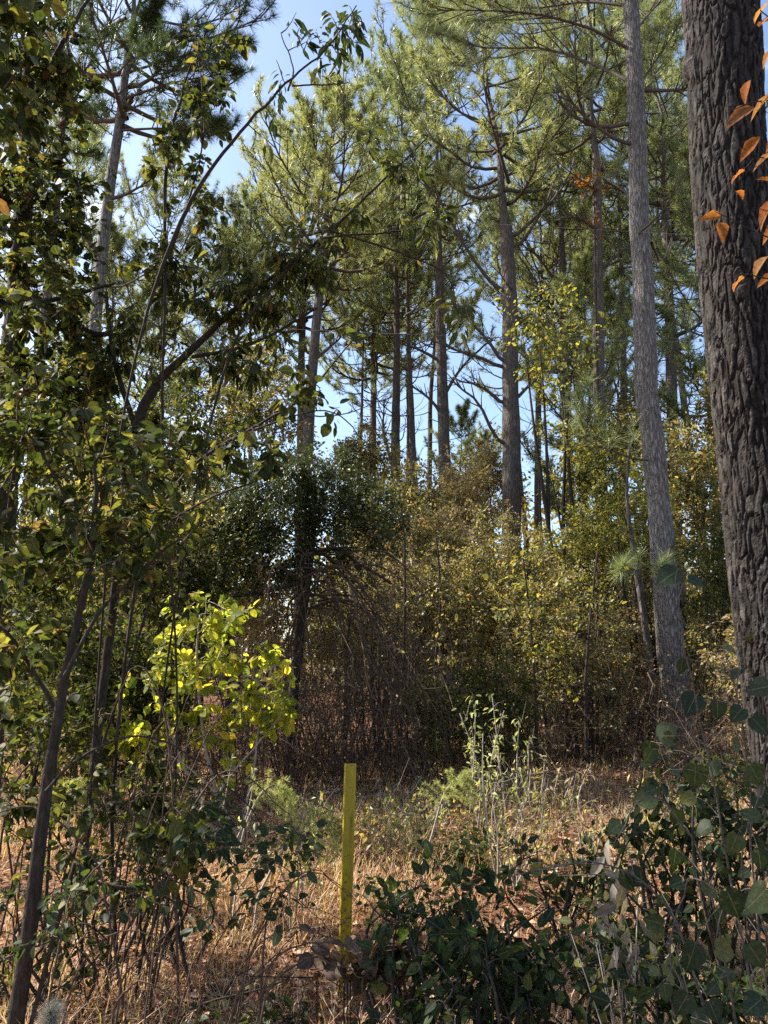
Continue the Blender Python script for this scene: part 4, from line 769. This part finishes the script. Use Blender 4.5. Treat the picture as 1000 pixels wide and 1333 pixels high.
# ================================================================ yellow marker post
def post():
    Y = 4.15; tp, bt = at(456.5, 994, Y), at(446.5, 1296, Y); bt[2] = float(ground_z(bt[0], Y)) - .1
    ax = unit(tp - bt); side = unit(np.cross(ax, [0, 1, 0]) * -1); side = side if side[0] > 0 else -side
    fw = np.cross(side, ax); fw = fw if fw[1] < 0 else -fw
    ca_, sa_ = math.cos(R(14)), math.sin(R(14)); s2 = side * ca_ + fw * sa_ * -1; f2 = fw * ca_ + side * sa_
    wd = 15.2 * mpp(1100, Y) * .5
    prof = [(-1, .15), (-.93, .28), (-.72, .30), (-.62, .2), (.55, .2), (.66, .30), (.92, .28), (1, .15), (1, -.5), (.86, -.5), (.84, -.05), (-.84, -.05), (-.86, -.5), (-1, -.5)]
    h = np.linalg.norm(tp - bt); mb = MB(); n = len(prof)
    zs = np.concatenate([np.linspace(0, h - .004, 14), [h]])
    V = []
    for z in zs:
        sc = .985 if z == h else 1
        for a, b_ in prof: V.append(bt + ax * z + (s2 * a * wd + f2 * b_ * wd) * sc)
    F = []
    for i in range(len(zs) - 1):
        for j in range(n):
            k = (j + 1) % n; a, b_, c_, d_ = i * n + j, i * n + k, (i + 1) * n + k, (i + 1) * n + j
            F += [(a, b_, c_), (a, c_, d_)]
    e = (len(zs) - 1) * n
    for q in [(0, 1, 2), (0, 2, 3), (0, 3, 11), (3, 4, 11), (4, 10, 11), (4, 7, 10), (4, 5, 6), (4, 6, 7), (7, 8, 9), (7, 9, 10), (0, 11, 12), (0, 12, 13)]:
        F.append((e + q[0], e + q[1], e + q[2]))
    mb.add(np.array(V), F, .5)
    m, t, o = base_mat('yellow_paint'); l = t.links.new
    g = N(t, 'ShaderNodeTexCoord'); n1 = N(t, 'ShaderNodeTexNoise'); n1.inputs['Scale'].default_value = 14; n1.inputs['Detail'].default_value = 9; n1.inputs['Roughness'].default_value = .65
    mp_ = N(t, 'ShaderNodeMapping'); mp_.inputs['Scale'].default_value = (1.6, 1.6, .35); l(g.outputs['Object'], mp_.inputs[0]); l(mp_.outputs[0], n1.inputs['Vector'])
    c = ramp(t, [(.32, (.11, .078, .02)), (.42, (.30, .212, .010)), (.58, (.38, .275, .010)), (.75, (.48, .37, .05))]); l(n1.outputs['Fac'], c.inputs[0])
    n4 = N(t, 'ShaderNodeTexNoise'); n4.inputs['Scale'].default_value = 70; n4.inputs['Detail'].default_value = 5; l(g.outputs['Object'], n4.inputs['Vector'])
    sz_ = N(t, 'ShaderNodeSeparateXYZ'); l(g.outputs['Object'], sz_.inputs[0]); dz_ = N(t, 'ShaderNodeMapRange'); dz_.inputs['From Min'].default_value = .1; dz_.inputs['From Max'].default_value = .75; dz_.inputs['To Min'].default_value = .17; dz_.inputs['To Max'].default_value = 0; l(sz_.outputs[2], dz_.inputs['Value'])
    ad_ = N(t, 'ShaderNodeMath', operation='ADD'); l(n4.outputs['Fac'], ad_.inputs[0]); l(dz_.outputs[0], ad_.inputs[1]); dm = N(t, 'ShaderNodeMapRange'); dm.inputs['From Min'].default_value = .63; dm.inputs['From Max'].default_value = .68; dm.inputs['To Max'].default_value = .85; l(ad_.outputs[0], dm.inputs['Value'])
    dx_ = N(t, 'ShaderNodeMix', data_type='RGBA'); dx_.inputs['B'].default_value = (.07, .045, .028, 1); l(dm.outputs[0], dx_.inputs['Factor']); l(c.outputs[0], dx_.inputs['A'])
    bs = N(t, 'ShaderNodeBsdfPrincipled'); bs.inputs['Roughness'].default_value = .5; l(dx_.outputs['Result'], bs.inputs['Base Color']); l(bs.outputs[0], o.inputs[0])
    ob = link('marker_post', mb.mesh('marker_post', m, off=bt)); ob.location = bt
    tag(ob, 'yellow ribbed marker post leaning slightly right in the dry grass', 'post')
post()

# ================================================================ dark shrubs in the foreground right of the post
def dshrub(label, px, py, rx, ry, Y, n, seed, size=.055, per=6, mat='leaf_dark', stems=16, tm=OVATE, key='shade_leaf'):
    k = mpp(py, Y); c = at(px, py, Y)
    leafy('shaded_shrub', label, 'shrub', [], [(px, py, rx, ry, Y, rx * k * .55, n)], mat, tm, size, seed, per, 'limb', 'bark_dark', 'shaded shrubs in the foreground', auto=stems, base=(c[0], Y, rx * k * .35),
          singles=300, droop=.2, key=key, spread=1.0, twig_r=.003, jit=.8)
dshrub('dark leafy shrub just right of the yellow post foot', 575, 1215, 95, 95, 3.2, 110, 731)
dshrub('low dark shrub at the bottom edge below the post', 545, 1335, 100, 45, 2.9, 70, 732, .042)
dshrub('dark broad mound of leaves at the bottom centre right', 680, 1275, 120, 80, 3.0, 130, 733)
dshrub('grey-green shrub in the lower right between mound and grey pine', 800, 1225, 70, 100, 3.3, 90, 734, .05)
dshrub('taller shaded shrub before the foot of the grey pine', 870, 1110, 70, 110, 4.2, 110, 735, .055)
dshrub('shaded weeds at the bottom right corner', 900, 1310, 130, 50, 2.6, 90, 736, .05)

dshrub('low tangled green growth behind the shaded mound, right of centre', 755, 1140, 95, 65, 4.7, 90, 737, .045, 8, 'leaf_green')
dshrub('shaded leafy growth between greenbrier and massive trunk', 955, 1110, 70, 130, 3.7, 120, 738, .05, 8)
dshrub('small leafy sprout just right of the post', 520, 1180, 55, 45, 3.8, 40, 739, .045, 6, 'leaf_green')
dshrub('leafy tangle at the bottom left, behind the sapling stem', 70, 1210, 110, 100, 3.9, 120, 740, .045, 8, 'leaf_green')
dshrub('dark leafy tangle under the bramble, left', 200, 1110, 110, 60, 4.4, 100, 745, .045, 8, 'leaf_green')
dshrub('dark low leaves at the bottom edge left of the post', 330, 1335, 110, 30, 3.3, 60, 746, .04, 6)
dshrub('small green plants at the clearing edge, centre', 610, 1110, 80, 40, 6.0, 80, 747, .05, 8, 'leaf_green')
dshrub('grey-green plants below the grey pine', 930, 1030, 80, 60, 6.6, 110, 748, .055, 8, 'leaf_green')
# a fallen stick
rg = np.random.default_rng(71); mb = MB(); a, b_ = at(265, 1292, 4.25), at(325, 1318, 3.95)
for q in (a, b_): q[2] = float(ground_z(q[0], q[1])) + .025
Q = smooth_path([a, (a + b_) / 2 + [0, .02, .03], b_], 12, .004, rg); mb.tube(Q, np.linspace(.016, .008, 12), 8, .5); mb.tube([Q[5], Q[5] + [.05, .05, .05], Q[5] + [.12, .07, .08]], [.007, .005, .003], 5, .5)
tag(link('fallen_stick', mb.mesh('fallen_stick', M['bark_dark'], smooth=True)), 'dark fallen stick lying in the dry grass, bottom left of the post', 'stick')
# dead leaves caught on the shrub by the post
rg = np.random.default_rng(55); cdl = at(478, 1252, 3.35)
root = thing('dead_leaf_clump', 'clump of brown dead leaves caught on twigs against the post', 'leaf clump', (cdl[0], 3.35, cdl[2] - .08))
tw = MB()
for i in range(9):
    a = cdl + np.array([rg.uniform(-.22, .25), rg.normal(0, .06), -.05]); b_ = a + np.array([rg.uniform(-.3, .3), rg.normal(0, .08), rg.uniform(-.05, .12)]); tw.tube([a + [0, 0, -.5 * rg.random()], a, b_], [.004, .0035, .002], 4, .5)
part(tw, 'twigs', M['bark_dark'], root, True, 'stuff')
n = 130; p = cdl + np.array([.05, 0, 0]) + rg.normal(0, 1, (n, 3)) * np.array([.13, .06, .04]); X, Yv, Z = frames(rg.normal(0, 1, (n, 3)) + np.array([0, 0, -.2]), (0, -.3, 1), .7, rg)
leaf_objects(root, ROUND, 'dead_leaf', M['leaf_dead_o'], p, X, Yv, Z, .055 + .05 * rg.random(n), 'dead_leaf')
cdl = at(808, 1190, 2.7); root = thing('dead_leaf_clump', 'grey shrivelled dead leaves hanging at the lower right', 'leaf clump', (cdl[0], 2.7, 0))
tw = MB(); 
for i in range(6):
    e_ = cdl + np.array([rg.normal(0, .06), rg.normal(0, .05), rg.uniform(-.1, .1)]); tw.tube([np.array([cdl[0] + rg.normal(0, .1), 2.7, 0]), (e_ + [cdl[0], 2.7, .2]) / 2, e_], [.003, .0026, .0015], 5, .5)
part(tw, 'stems', M['twig_pale'], root, True, 'stuff')
n = 40; p = cdl + rg.normal(0, 1, (n, 3)) * np.array([.05, .04, .11]); X, Yv, Z = frames(rg.normal(0, .35, (n, 3)) + np.array([0, 0, -1]), (0, -1, 0), .8, rg)
leaf_objects(root, LANCE, 'shrivelled_leaf', leaf_mat('shrivelled', [(0, (.12, .10, .085)), (1, (.30, .26, .22))], .2, .8, per_object=True), p, X, Yv, Z, .06 + .05 * rg.random(n), 'dead_leaf')

# ================================================================ greenbrier at lower right
def brier():
    rg = np.random.default_rng(61)
    spots = [(838, 1040, 42, 2.3), (800, 1078, 34, 2.3), (905, 1012, 46, 2.2), (930, 1003, 34, 2.3), (868, 752, 46, 2.2), (908, 758, 34, 2.2), (888, 868, 34, 2.25), (950, 845, 26, 2.3), (958, 878, 34, 2.3), (985, 896, 44, 2.1), (900, 918, 48, 2.2), (935, 925, 36, 2.3),
             (868, 958, 44, 2.3), (985, 1010, 42, 2.1), (955, 1178, 52, 1.9), (985, 1172, 62, 1.9), (900, 1248, 52, 1.9), (945, 1238, 44, 2.0), (985, 1245, 46, 1.9), (888, 1308, 44, 1.9), (930, 1318, 40, 1.9), (830, 1143, 40, 2.2), (818, 1150, 34, 2.2), (665, 1138, 26, 2.5),
             (720, 1146, 26, 2.5), (700, 1132, 24, 2.5), (955, 1100, 40, 2.1), (975, 1060, 36, 2.1), (915, 1080, 36, 2.2), (880, 1060, 30, 2.3), (960, 970, 30, 2.2), (990, 945, 40, 2.1), (975, 830, 26, 2.2), (850, 1200, 36, 2.1), (870, 1270, 40, 2.0), (980, 1310, 46, 1.9), (925, 1160, 34, 2.1), (845, 985, 30, 2.3), (880, 1150, 30, 2.3), (940, 1130, 36, 2.1), (990, 1120, 40, 2.0)]
    for i in range(26): spots.append((rg.uniform(840, 1010), rg.uniform(930, 1330), rg.uniform(22, 38), rg.uniform(1.95, 2.45)))
    base_ = np.array([1.05, 2.25, float(ground_z(1.05, 2.25)) - .03]); root = thing('greenbrier_vine', 'greenbrier vine with large round blue-green leaves, lower right corner', 'vine', base_)
    stems = [[(1000, 1400), (960, 1200), (930, 1040), (905, 930), (880, 840), (872, 760)], [(990, 1400), (985, 1200), (975, 1020), (960, 900), (950, 850)], [(960, 1420), (900, 1260), (850, 1160), (780, 1120), (700, 1130), (655, 1135)], [(980, 1400), (930, 1180), (880, 1060), (830, 1030), (795, 1075)],
             [(1010, 1400), (1000, 1250), (960, 1120), (990, 990), (1000, 880)], [(970, 1420), (905, 1320), (870, 1250), (900, 1150), (960, 1180)]]
    nodes = []
    for i, s_ in enumerate(stems):
        P = np.array([at(a, b_, 2.25 - .04 * j) for j, (a, b_) in enumerate(s_)])
        if i < 6: P[0] = base_ + rg.normal(0, .03, 3) * [1, 1, 0]
        Q = smooth_path(P, 26, .004, rg); mb = MB(); mb.tube(Q, np.linspace(.0038, .0014, 26), 6, .5); part(mb, 'stem', M['limb'], root, True); nodes.append(Q)
    nodes = np.concatenate(nodes); pt = MB(); pos = []; D = []; Sz = []
    for (px, py, s_, Y) in spots:
        p = at(px, py, Y); sz = s_ * mpp(py, Y) * .74; d = unit(np.array([rg.normal(0, .7), rg.normal(0, .35), -.55 + rg.normal(0, .45)])); b0 = p - d * sz * .5
        q = nodes[np.argmin(np.sum((nodes - b0) ** 2, 1))]; pt.tube([q, (q + b0) / 2 + [0, 0, .012], b0], [.0016, .0013, .001], 4, .5, cap=False); pos.append(b0); D.append(d); Sz.append(sz)
    part(pt, 'petioles', M['limb'], root, True, 'stuff')
    X, Yv, Z = frames(np.array(D), (-.1, -.75, .55), .35, rg); leaf_objects(root, HEART, 'brier_leaf', M['leaf_brier_o'], np.array(pos), X, Yv, Z, np.array(Sz))
brier()

# ================================================================ orange-leaved small tree at the right edge
def orange():
    rg = np.random.default_rng(62); Y = 2.9
    b_ = at(1120, 1290, Y); b_[2] = float(ground_z(b_[0], Y)) - .05; root = thing('orange_leaved_tree', 'small tree with orange autumn leaves reaching in from the right edge', 'tree', b_)
    P = np.array([b_, at(1105, 900, Y), at(1085, 500, Y), at(1060, 200, Y), at(1040, -80, Y)]); mb = MB(); Q = smooth_path(P, 26, .004, rg); mb.tube(Q, np.linspace(.024, .008, 26), 9, .5); part(mb, 'trunk', M['bark_dark'], root, True)
    br = [[(1075, 400), (1030, 330), (980, 300), (930, 275)], [(1080, 450), (1030, 380), (985, 360), (945, 362)], [(1065, 220), (1030, 140), (990, 130), (950, 145)], [(1075, 330), (1040, 240), (990, 205), (965, 215)], [(1050, 90), (1010, 30), (985, 10)]]
    nodes = []
    for s_ in br:
        Pp = np.array([at(a, c_, Y) for a, c_ in s_]); Pp[0] = Q[np.argmin(np.abs(Q[:, 2] - Pp[0][2]))]; q = smooth_path(Pp, 12, .004, rg); mb = MB(); mb.tube(q, np.linspace(.005, .0016, 12), 5, .5); part(mb, 'branch', M['bark_dark'], root, True); nodes.append(q)
    nodes = np.concatenate(nodes)
    spots = [(960, 148, 48, 205), (985, 135, 46, 200), (968, 120, 34, 240), (990, 8, 34, 80), (998, 22, 34, 60), (970, 196, 38, 215), (990, 205, 40, 190), (925, 280, 34, 185), (942, 300, 36, 265), (955, 228, 30, 200), (990, 282, 44, 230), (1000, 300, 40, 210), (965, 250, 26, 30), (985, 345, 40, 215), (955, 368, 34, 205), (998, 360, 40, 190), (1000, 230, 36, 150), (1005, 180, 40, 210), (1010, 100, 40, 200), (995, 75, 30, 220)]
    pos = []; D = []; Sz = []; pt = MB()
    for (px, py, s_, an) in spots:
        p = at(px, py, Y); sz = s_ * mpp(py, Y) * 1.15; d = unit(np.array([math.cos(R(an)), rg.normal(0, .35), math.sin(R(an)) * .9 - .1])); b0 = p - d * sz * .5
        q = nodes[np.argmin(np.sum((nodes - b0) ** 2, 1))]; pt.tube([q, (q + b0) / 2 + [0, 0, .01], b0], [.0016, .0013, .001], 4, .5, cap=False); pos.append(b0); D.append(d); Sz.append(sz)
    part(pt, 'petioles', M['bark_dark'], root, True, 'stuff')
    X, Yv, Z = frames(np.array(D), (-.2, -.5, .8), .35, rg); leaf_objects(root, leaf_shape([(0, .02), (.18, .17), (.45, .26), (.75, .16)], .42, .28), 'orange_leaf', M['leaf_orange_o'], np.array(pos), X, Yv, Z, np.array(Sz) * .76)
orange()

# ================================================================ feathery and pale weeds
def plume(label, pts, Y, seed, n=32, ln=.21):
    rg = np.random.default_rng(seed); Q, r = px_path(pts, Y, 18, .004, rg); Q[0][2] = ground_z(Q[0][0], Q[0][1]) - .02
    root = thing('feathery_weed', label, 'weed', Q[0], 'feathery weeds'); mb = MB(); mb.tube(Q, np.maximum(r, .0015), 5, .5); part(mb, 'stem', M['twig_pale'], root, True)
    fb = MB()
    for i in range(n):
        u = .45 + .55 * i / n; j = min(int(u * 17), 16); p = Q[j]; d = unit(Q[j + 1] - Q[j]); sd_ = unit(np.cross(d, rg.normal(0, 1, 3))); e = p + (d * .5 + sd_) * ln * 1.25 * (1.25 - u) + np.array([0, 0, -.07]); q = (p + e) / 2 + np.array([0, 0, .035]); fb.tube([p, q, e], [.0018, .0015, .0008], 3, rg.random(), cap=False)
        pts_ = np.linspace(0, 1, 26)[:, None]; PP = p * (1 - pts_) ** 2 + 2 * q * pts_ * (1 - pts_) + e * pts_ ** 2; PP = np.repeat(PP, 4, 0); dd = unit(rg.normal(0, 1, PP.shape) + (e - p) / np.linalg.norm(e - p) * .8)
        X = unit(np.cross(dd, rg.normal(0, 1, dd.shape))); k = len(PP); V = np.stack([PP - X * .0017, PP + X * .0017, PP + dd * .03], 1); fb.add(V.reshape(-1, 3), np.arange(3 * k).reshape(-1, 3), np.repeat(rg.random(26), 4))
    part(fb, 'plume', M['weed_pale'], root, False, 'stuff')
plume('feathery pale weed arching towards the left side of the post', [(330, 1180, 4), (365, 1110, 3), (395, 1075, 3), (425, 1066, 2), (445, 1075, 1)], 5.0, 741)
plume('feathery weed bending down below the bright bush', [(300, 1170, 4), (318, 1080, 3), (340, 1035, 3), (365, 1025, 2), (380, 1050, 1)], 5.3, 742)
plume('feathery weed leaning right in the middle of the clearing', [(545, 1140, 4), (565, 1080, 3), (578, 1035, 3), (595, 1015, 2), (612, 1012, 1)], 5.5, 743)
plume('upright feathery weed at left under the bright bush', [(95, 1130, 4), (90, 1080, 3), (92, 1040, 2), (100, 1020, 1)], 6, 744)
def weed(label, px, py0, tops, Y, seed, mat='weed_pale', leaf=.05, n=14):
    rg = np.random.default_rng(seed); root = None
    for i, (tx, ty) in enumerate(tops):
        Q, r = px_path([(px + (tx - px) * .55 + rg.normal(0, 12), py0 + rg.normal(0, 10), 2.6), ((px + tx * 2) / 3 + rg.normal(0, 10), (py0 + ty) / 2, 2.0), (tx, ty, 1.0)], Y + rg.normal(0, .12), 10, .004, rg); Q[0][2] = ground_z(Q[0][0], Q[0][1]) - .02
        if root is None: root = thing('tall_weed', label, 'weed', Q[0], 'tall pale weeds'); lb = MB()
        mb = MB(); mb.tube(Q, r, 5, .5)
        for q in range(7):
            s0 = Q[rg.integers(3, 9)]; e = s0 + rg.normal(0, .09, 3) + np.array([0, 0, .10]); mb.tube([s0, (s0 + e) / 2 + rg.normal(0, .01, 3), e], [.0022, .0016, .0009], 3, .5, cap=False)
        part(mb, 'stem', M['twig_pale'], root, True)
        p = Q[rg.integers(3, 10, n)] + rg.normal(0, .03, (n, 3)); X, Yv, Z = frames(rg.normal(0, 1, (n, 3)) + [0, 0, -.4], (0, 0, 1), .6, rg); lb.inst(LANCE[0], LANCE[1], p, X, Yv, Z, leaf * (.6 + .8 * rg.random(n)), rg.random(n))
    part(lb, 'foliage', M[mat], root, False, 'stuff')
weed('tall pale bare weeds in sun, centre right of the clearing', 665, 1150, [(630, 950), (655, 985), (670, 1000), (690, 1030), (640, 1010), (710, 1060), (650, 1040)], 5.6, 751)
weed('green-topped tall weeds before the scrub, right of centre', 640, 1090, [(600, 930), (620, 915), (640, 905), (655, 925), (675, 940), (690, 960), (610, 960)], 7.5, 752, n=40, leaf=.06)
weed('sunlit straw-coloured weeds leaning left, left of the greenbrier', 800, 1190, [(740, 1030), (755, 1060), (770, 1050), (785, 1075), (810, 1060), (830, 1070), (845, 1085)], 5.2, 753)
weed('pale dry stalks under the bright bush', 240, 1130, [(180, 990), (215, 1000), (260, 1010), (300, 985), (330, 1000)], 6.2, 754)
weed('thin dry stalks in the left middle of the clearing', 370, 1160, [(340, 1070), (365, 1080), (400, 1095), (420, 1110)], 5.0, 755)
weed('grey-green low weeds behind the post, left of the tall pale weeds', 530, 1110, [(480, 1050), (500, 1040), (520, 1055), (540, 1045), (560, 1060), (510, 1070), (580, 1050), (470, 1070)], 6.6, 756, n=40, leaf=.05)
weed('greenish weeds at the clearing edge, left of the post', 420, 1100, [(370, 1050), (390, 1040), (410, 1050), (430, 1060), (400, 1065)], 7.2, 757, n=36, leaf=.05)
weed('yellowing weeds beside the greenbrier, right of the clearing', 880, 1120, [(830, 1020), (850, 1010), (870, 1030), (900, 1020), (920, 1040), (860, 1050), (940, 1050)], 6.4, 758, 'leaf_olive', n=36, leaf=.055)
weed('tan weeds at the back of the clearing, centre right', 720, 1080, [(690, 1000), (710, 985), (730, 1000), (750, 1010), (770, 995), (700, 1030), (745, 1035)], 8.0, 759, 'leaf_tan', n=36, leaf=.055)
weed('dark green weeds under the arch of the brown thicket', 450, 1060, [(400, 1020), (430, 1010), (460, 1020), (490, 1015), (520, 1020), (550, 1010)], 8.8, 760, 'leaf_green', n=40, leaf=.05)
weed('olive weeds at the left back of the clearing', 150, 1110, [(90, 1030), (120, 1010), (150, 1025), (180, 1040), (60, 1040)], 6.8, 761, 'leaf_olive', n=40, leaf=.055)
# pale seed head very near the camera, bottom left corner
c = at(66, 1322, .95); root = thing('seed_head', 'soft pale grey grass seed head at the bottom left corner', 'seed head', (c[0] - .03, .95, 0))
mb = MB(); mb.tube([np.array([c[0] - .03, .95, -.03]), np.array([c[0] - .015, .95, c[2] * .6]), c + [0, 0, -.01]], [.0018, .0015, .001], 5, .5); part(mb, 'stem', M['twig_pale'], root, True)
rg = np.random.default_rng(3); n = 900; u = rg.random(n); p = c + np.stack([u * 0, u * 0, u * .022 - .016], -1); d = unit(rg.normal(0, 1, (n, 3)) * [1, 1, .5] + [0, 0, .7]); X = unit(np.cross(d, rg.normal(0, 1, d.shape)))
V = np.stack([p - X * .0003, p + X * .0003, p + d * .019], 1); fb = MB(); fb.add(V.reshape(-1, 3), np.arange(3 * n).reshape(-1, 3), .5); part(fb, 'fluff', leaf_mat('fluff', [(0, (.26, .26, .28)), (1, (.34, .34, .36))], .4, .8), root, False, 'stuff')

# ================================================================ dry grass, litter
def grass():
    rg = np.random.default_rng(88); n = 88000
    y = 2.2 + 9.5 * rg.random(n) ** 1.35; x = rg.uniform(-.62, .68, n) * (y + .8)
    dens = vnoise(np.stack([x * 1.3, y * 1.3, x * 0], -1), 12); keep = rg.random(n) < np.clip(dens * 2.4 - .3, .12, 1) * np.clip(1.45 - y * .075, .5, 1); x, y = x[keep], y[keep]; n = len(x)
    z = ground_z(x, y); az = rg.random(n) * 6.28; ln = .10 + .26 * rg.random(n) ** 2 + .12 * np.clip(dens[keep] - .5, 0, 1); wd = .0016 + .0018 * rg.random(n)
    lean = np.stack([np.cos(az), np.sin(az), np.zeros(n)], -1); P = np.stack([x, y, z - .01], -1); side = np.stack([-np.sin(az), np.cos(az), np.zeros(n)], -1)
    b_ = .25 + .9 * rg.random(n); flat = rg.random(n) < .28; b_ = np.where(flat, 2.2, b_)
    V = []
    for u, wk in ((0, 1.), (.5, .85), (1., 0)):
        c_ = P + lean * (ln * b_ * u ** 1.8)[:, None] + np.array([0, 0, 1]) * (np.where(flat, .16 + .12 * u * np.sin(az * 7), 1 - .35 * b_ * u) * ln * u)[:, None]
        V += [c_ - side * (wd * wk)[:, None]] + ([c_ + side * (wd * wk)[:, None]] if wk else [])
    V = np.stack(V, 1); t_ = np.array([(0, 1, 3), (0, 3, 2), (2, 3, 4)]); F = (t_[None] + (np.arange(n) * 5)[:, None, None]).reshape(-1, 3)
    mb = MB(); mb.add(V.reshape(-1, 3), F, np.repeat(np.where(flat, rg.random(n) * .45, np.clip(rg.random(n) * .9 + .1 * dens[keep], 0, 1)), 3))
    o_ = link('dry_grass', mb.mesh('dry_grass', M['grass_dry']), kind='stuff'); o_['label'] = 'tan and pinkish dry grass covering the clearing'; o_['category'] = 'grass'
    n = 34000; y = 2.2 + 12 * rg.random(n) ** 1.3; x = rg.uniform(-.65, .7, n) * (y + .8); p = np.stack([x, y, ground_z(x, y) + .012 + .03 * rg.random(n)], -1)
    X, Yv, Z = frames(rg.normal(0, 1, (n, 3)) * [1, 1, .25], (0, 0, 1), .35, rg); mb = MB(); mb.inst(RHOMB[0], RHOMB[1], p, X, Yv, Z, .035 + .055 * rg.random(n), rg.random(n))
    o_ = link('leaf_litter', mb.mesh('leaf_litter', leaf_mat('litter', [(0, (.10, .05, .03)), (.4, (.24, .12, .07)), (.75, (.42, .25, .15)), (.95, (.55, .42, .32)), (1, (.5, .13, .05))], .25, .7)), kind='stuff'); o_['label'] = 'fallen rust and tan leaves littering the ground'; o_['category'] = 'leaf litter'
grass()
def ground_cover():
    rg = np.random.default_rng(89); st = MB(); LP = []; LD = []; LS = []
    for i in range(650):
        y = rg.uniform(4.4, 11.5); x = rg.uniform(-.6, .66) * (y + .8)
        if vnoise(np.array([x * .8, y * .8, 4.]), 15) < .42 or (abs(x + .25) < .5 and y < 5.2): continue
        b_ = np.array([x, y, float(ground_z(x, y)) - .01]); h = .1 + .5 * rg.random() ** 1.6
        for q in range(rg.integers(2, 5)):
            e = b_ + np.array([rg.normal(0, .3) * h, rg.normal(0, .3) * h, h * rg.uniform(.6, 1.1)]); md = (b_ + e) / 2 + [0, 0, .12 * h]
            st.tube([b_, md, e], [.003, .0024, .0012], 3, rg.random(), cap=False)
            k = int(6 + 16 * h); u = rg.random((k, 1)) * .8 + .2; LP.append(b_ + (e - b_) * u + rg.normal(0, .03, (k, 3))); LD.append(rg.normal(0, 1, (k, 3)) + [0, 0, .1]); LS.append(np.full(k, rg.uniform(.025, .06)))
    o_ = link('undergrowth_stems', st.mesh('undergrowth_stems', M['twig_brown']), kind='stuff'); o_['label'] = 'thin brown weed stems all over the clearing'; o_['category'] = 'undergrowth'
    p = np.concatenate(LP); d = np.concatenate(LD); z = np.concatenate(LS); X, Yv, Z = frames(d, (0, 0, 1), .6, rg); mb = MB(); mb.inst(RHOMB[0], RHOMB[1], p, X, Yv, Z, z * (.6 + .7 * rg.random(len(p))), rg.random(len(p)))
    o_ = link('undergrowth', mb.mesh('undergrowth', M['leaf_olive']), kind='stuff'); o_['label'] = 'small olive and tan weeds all over the clearing'; o_['category'] = 'undergrowth'
ground_cover()
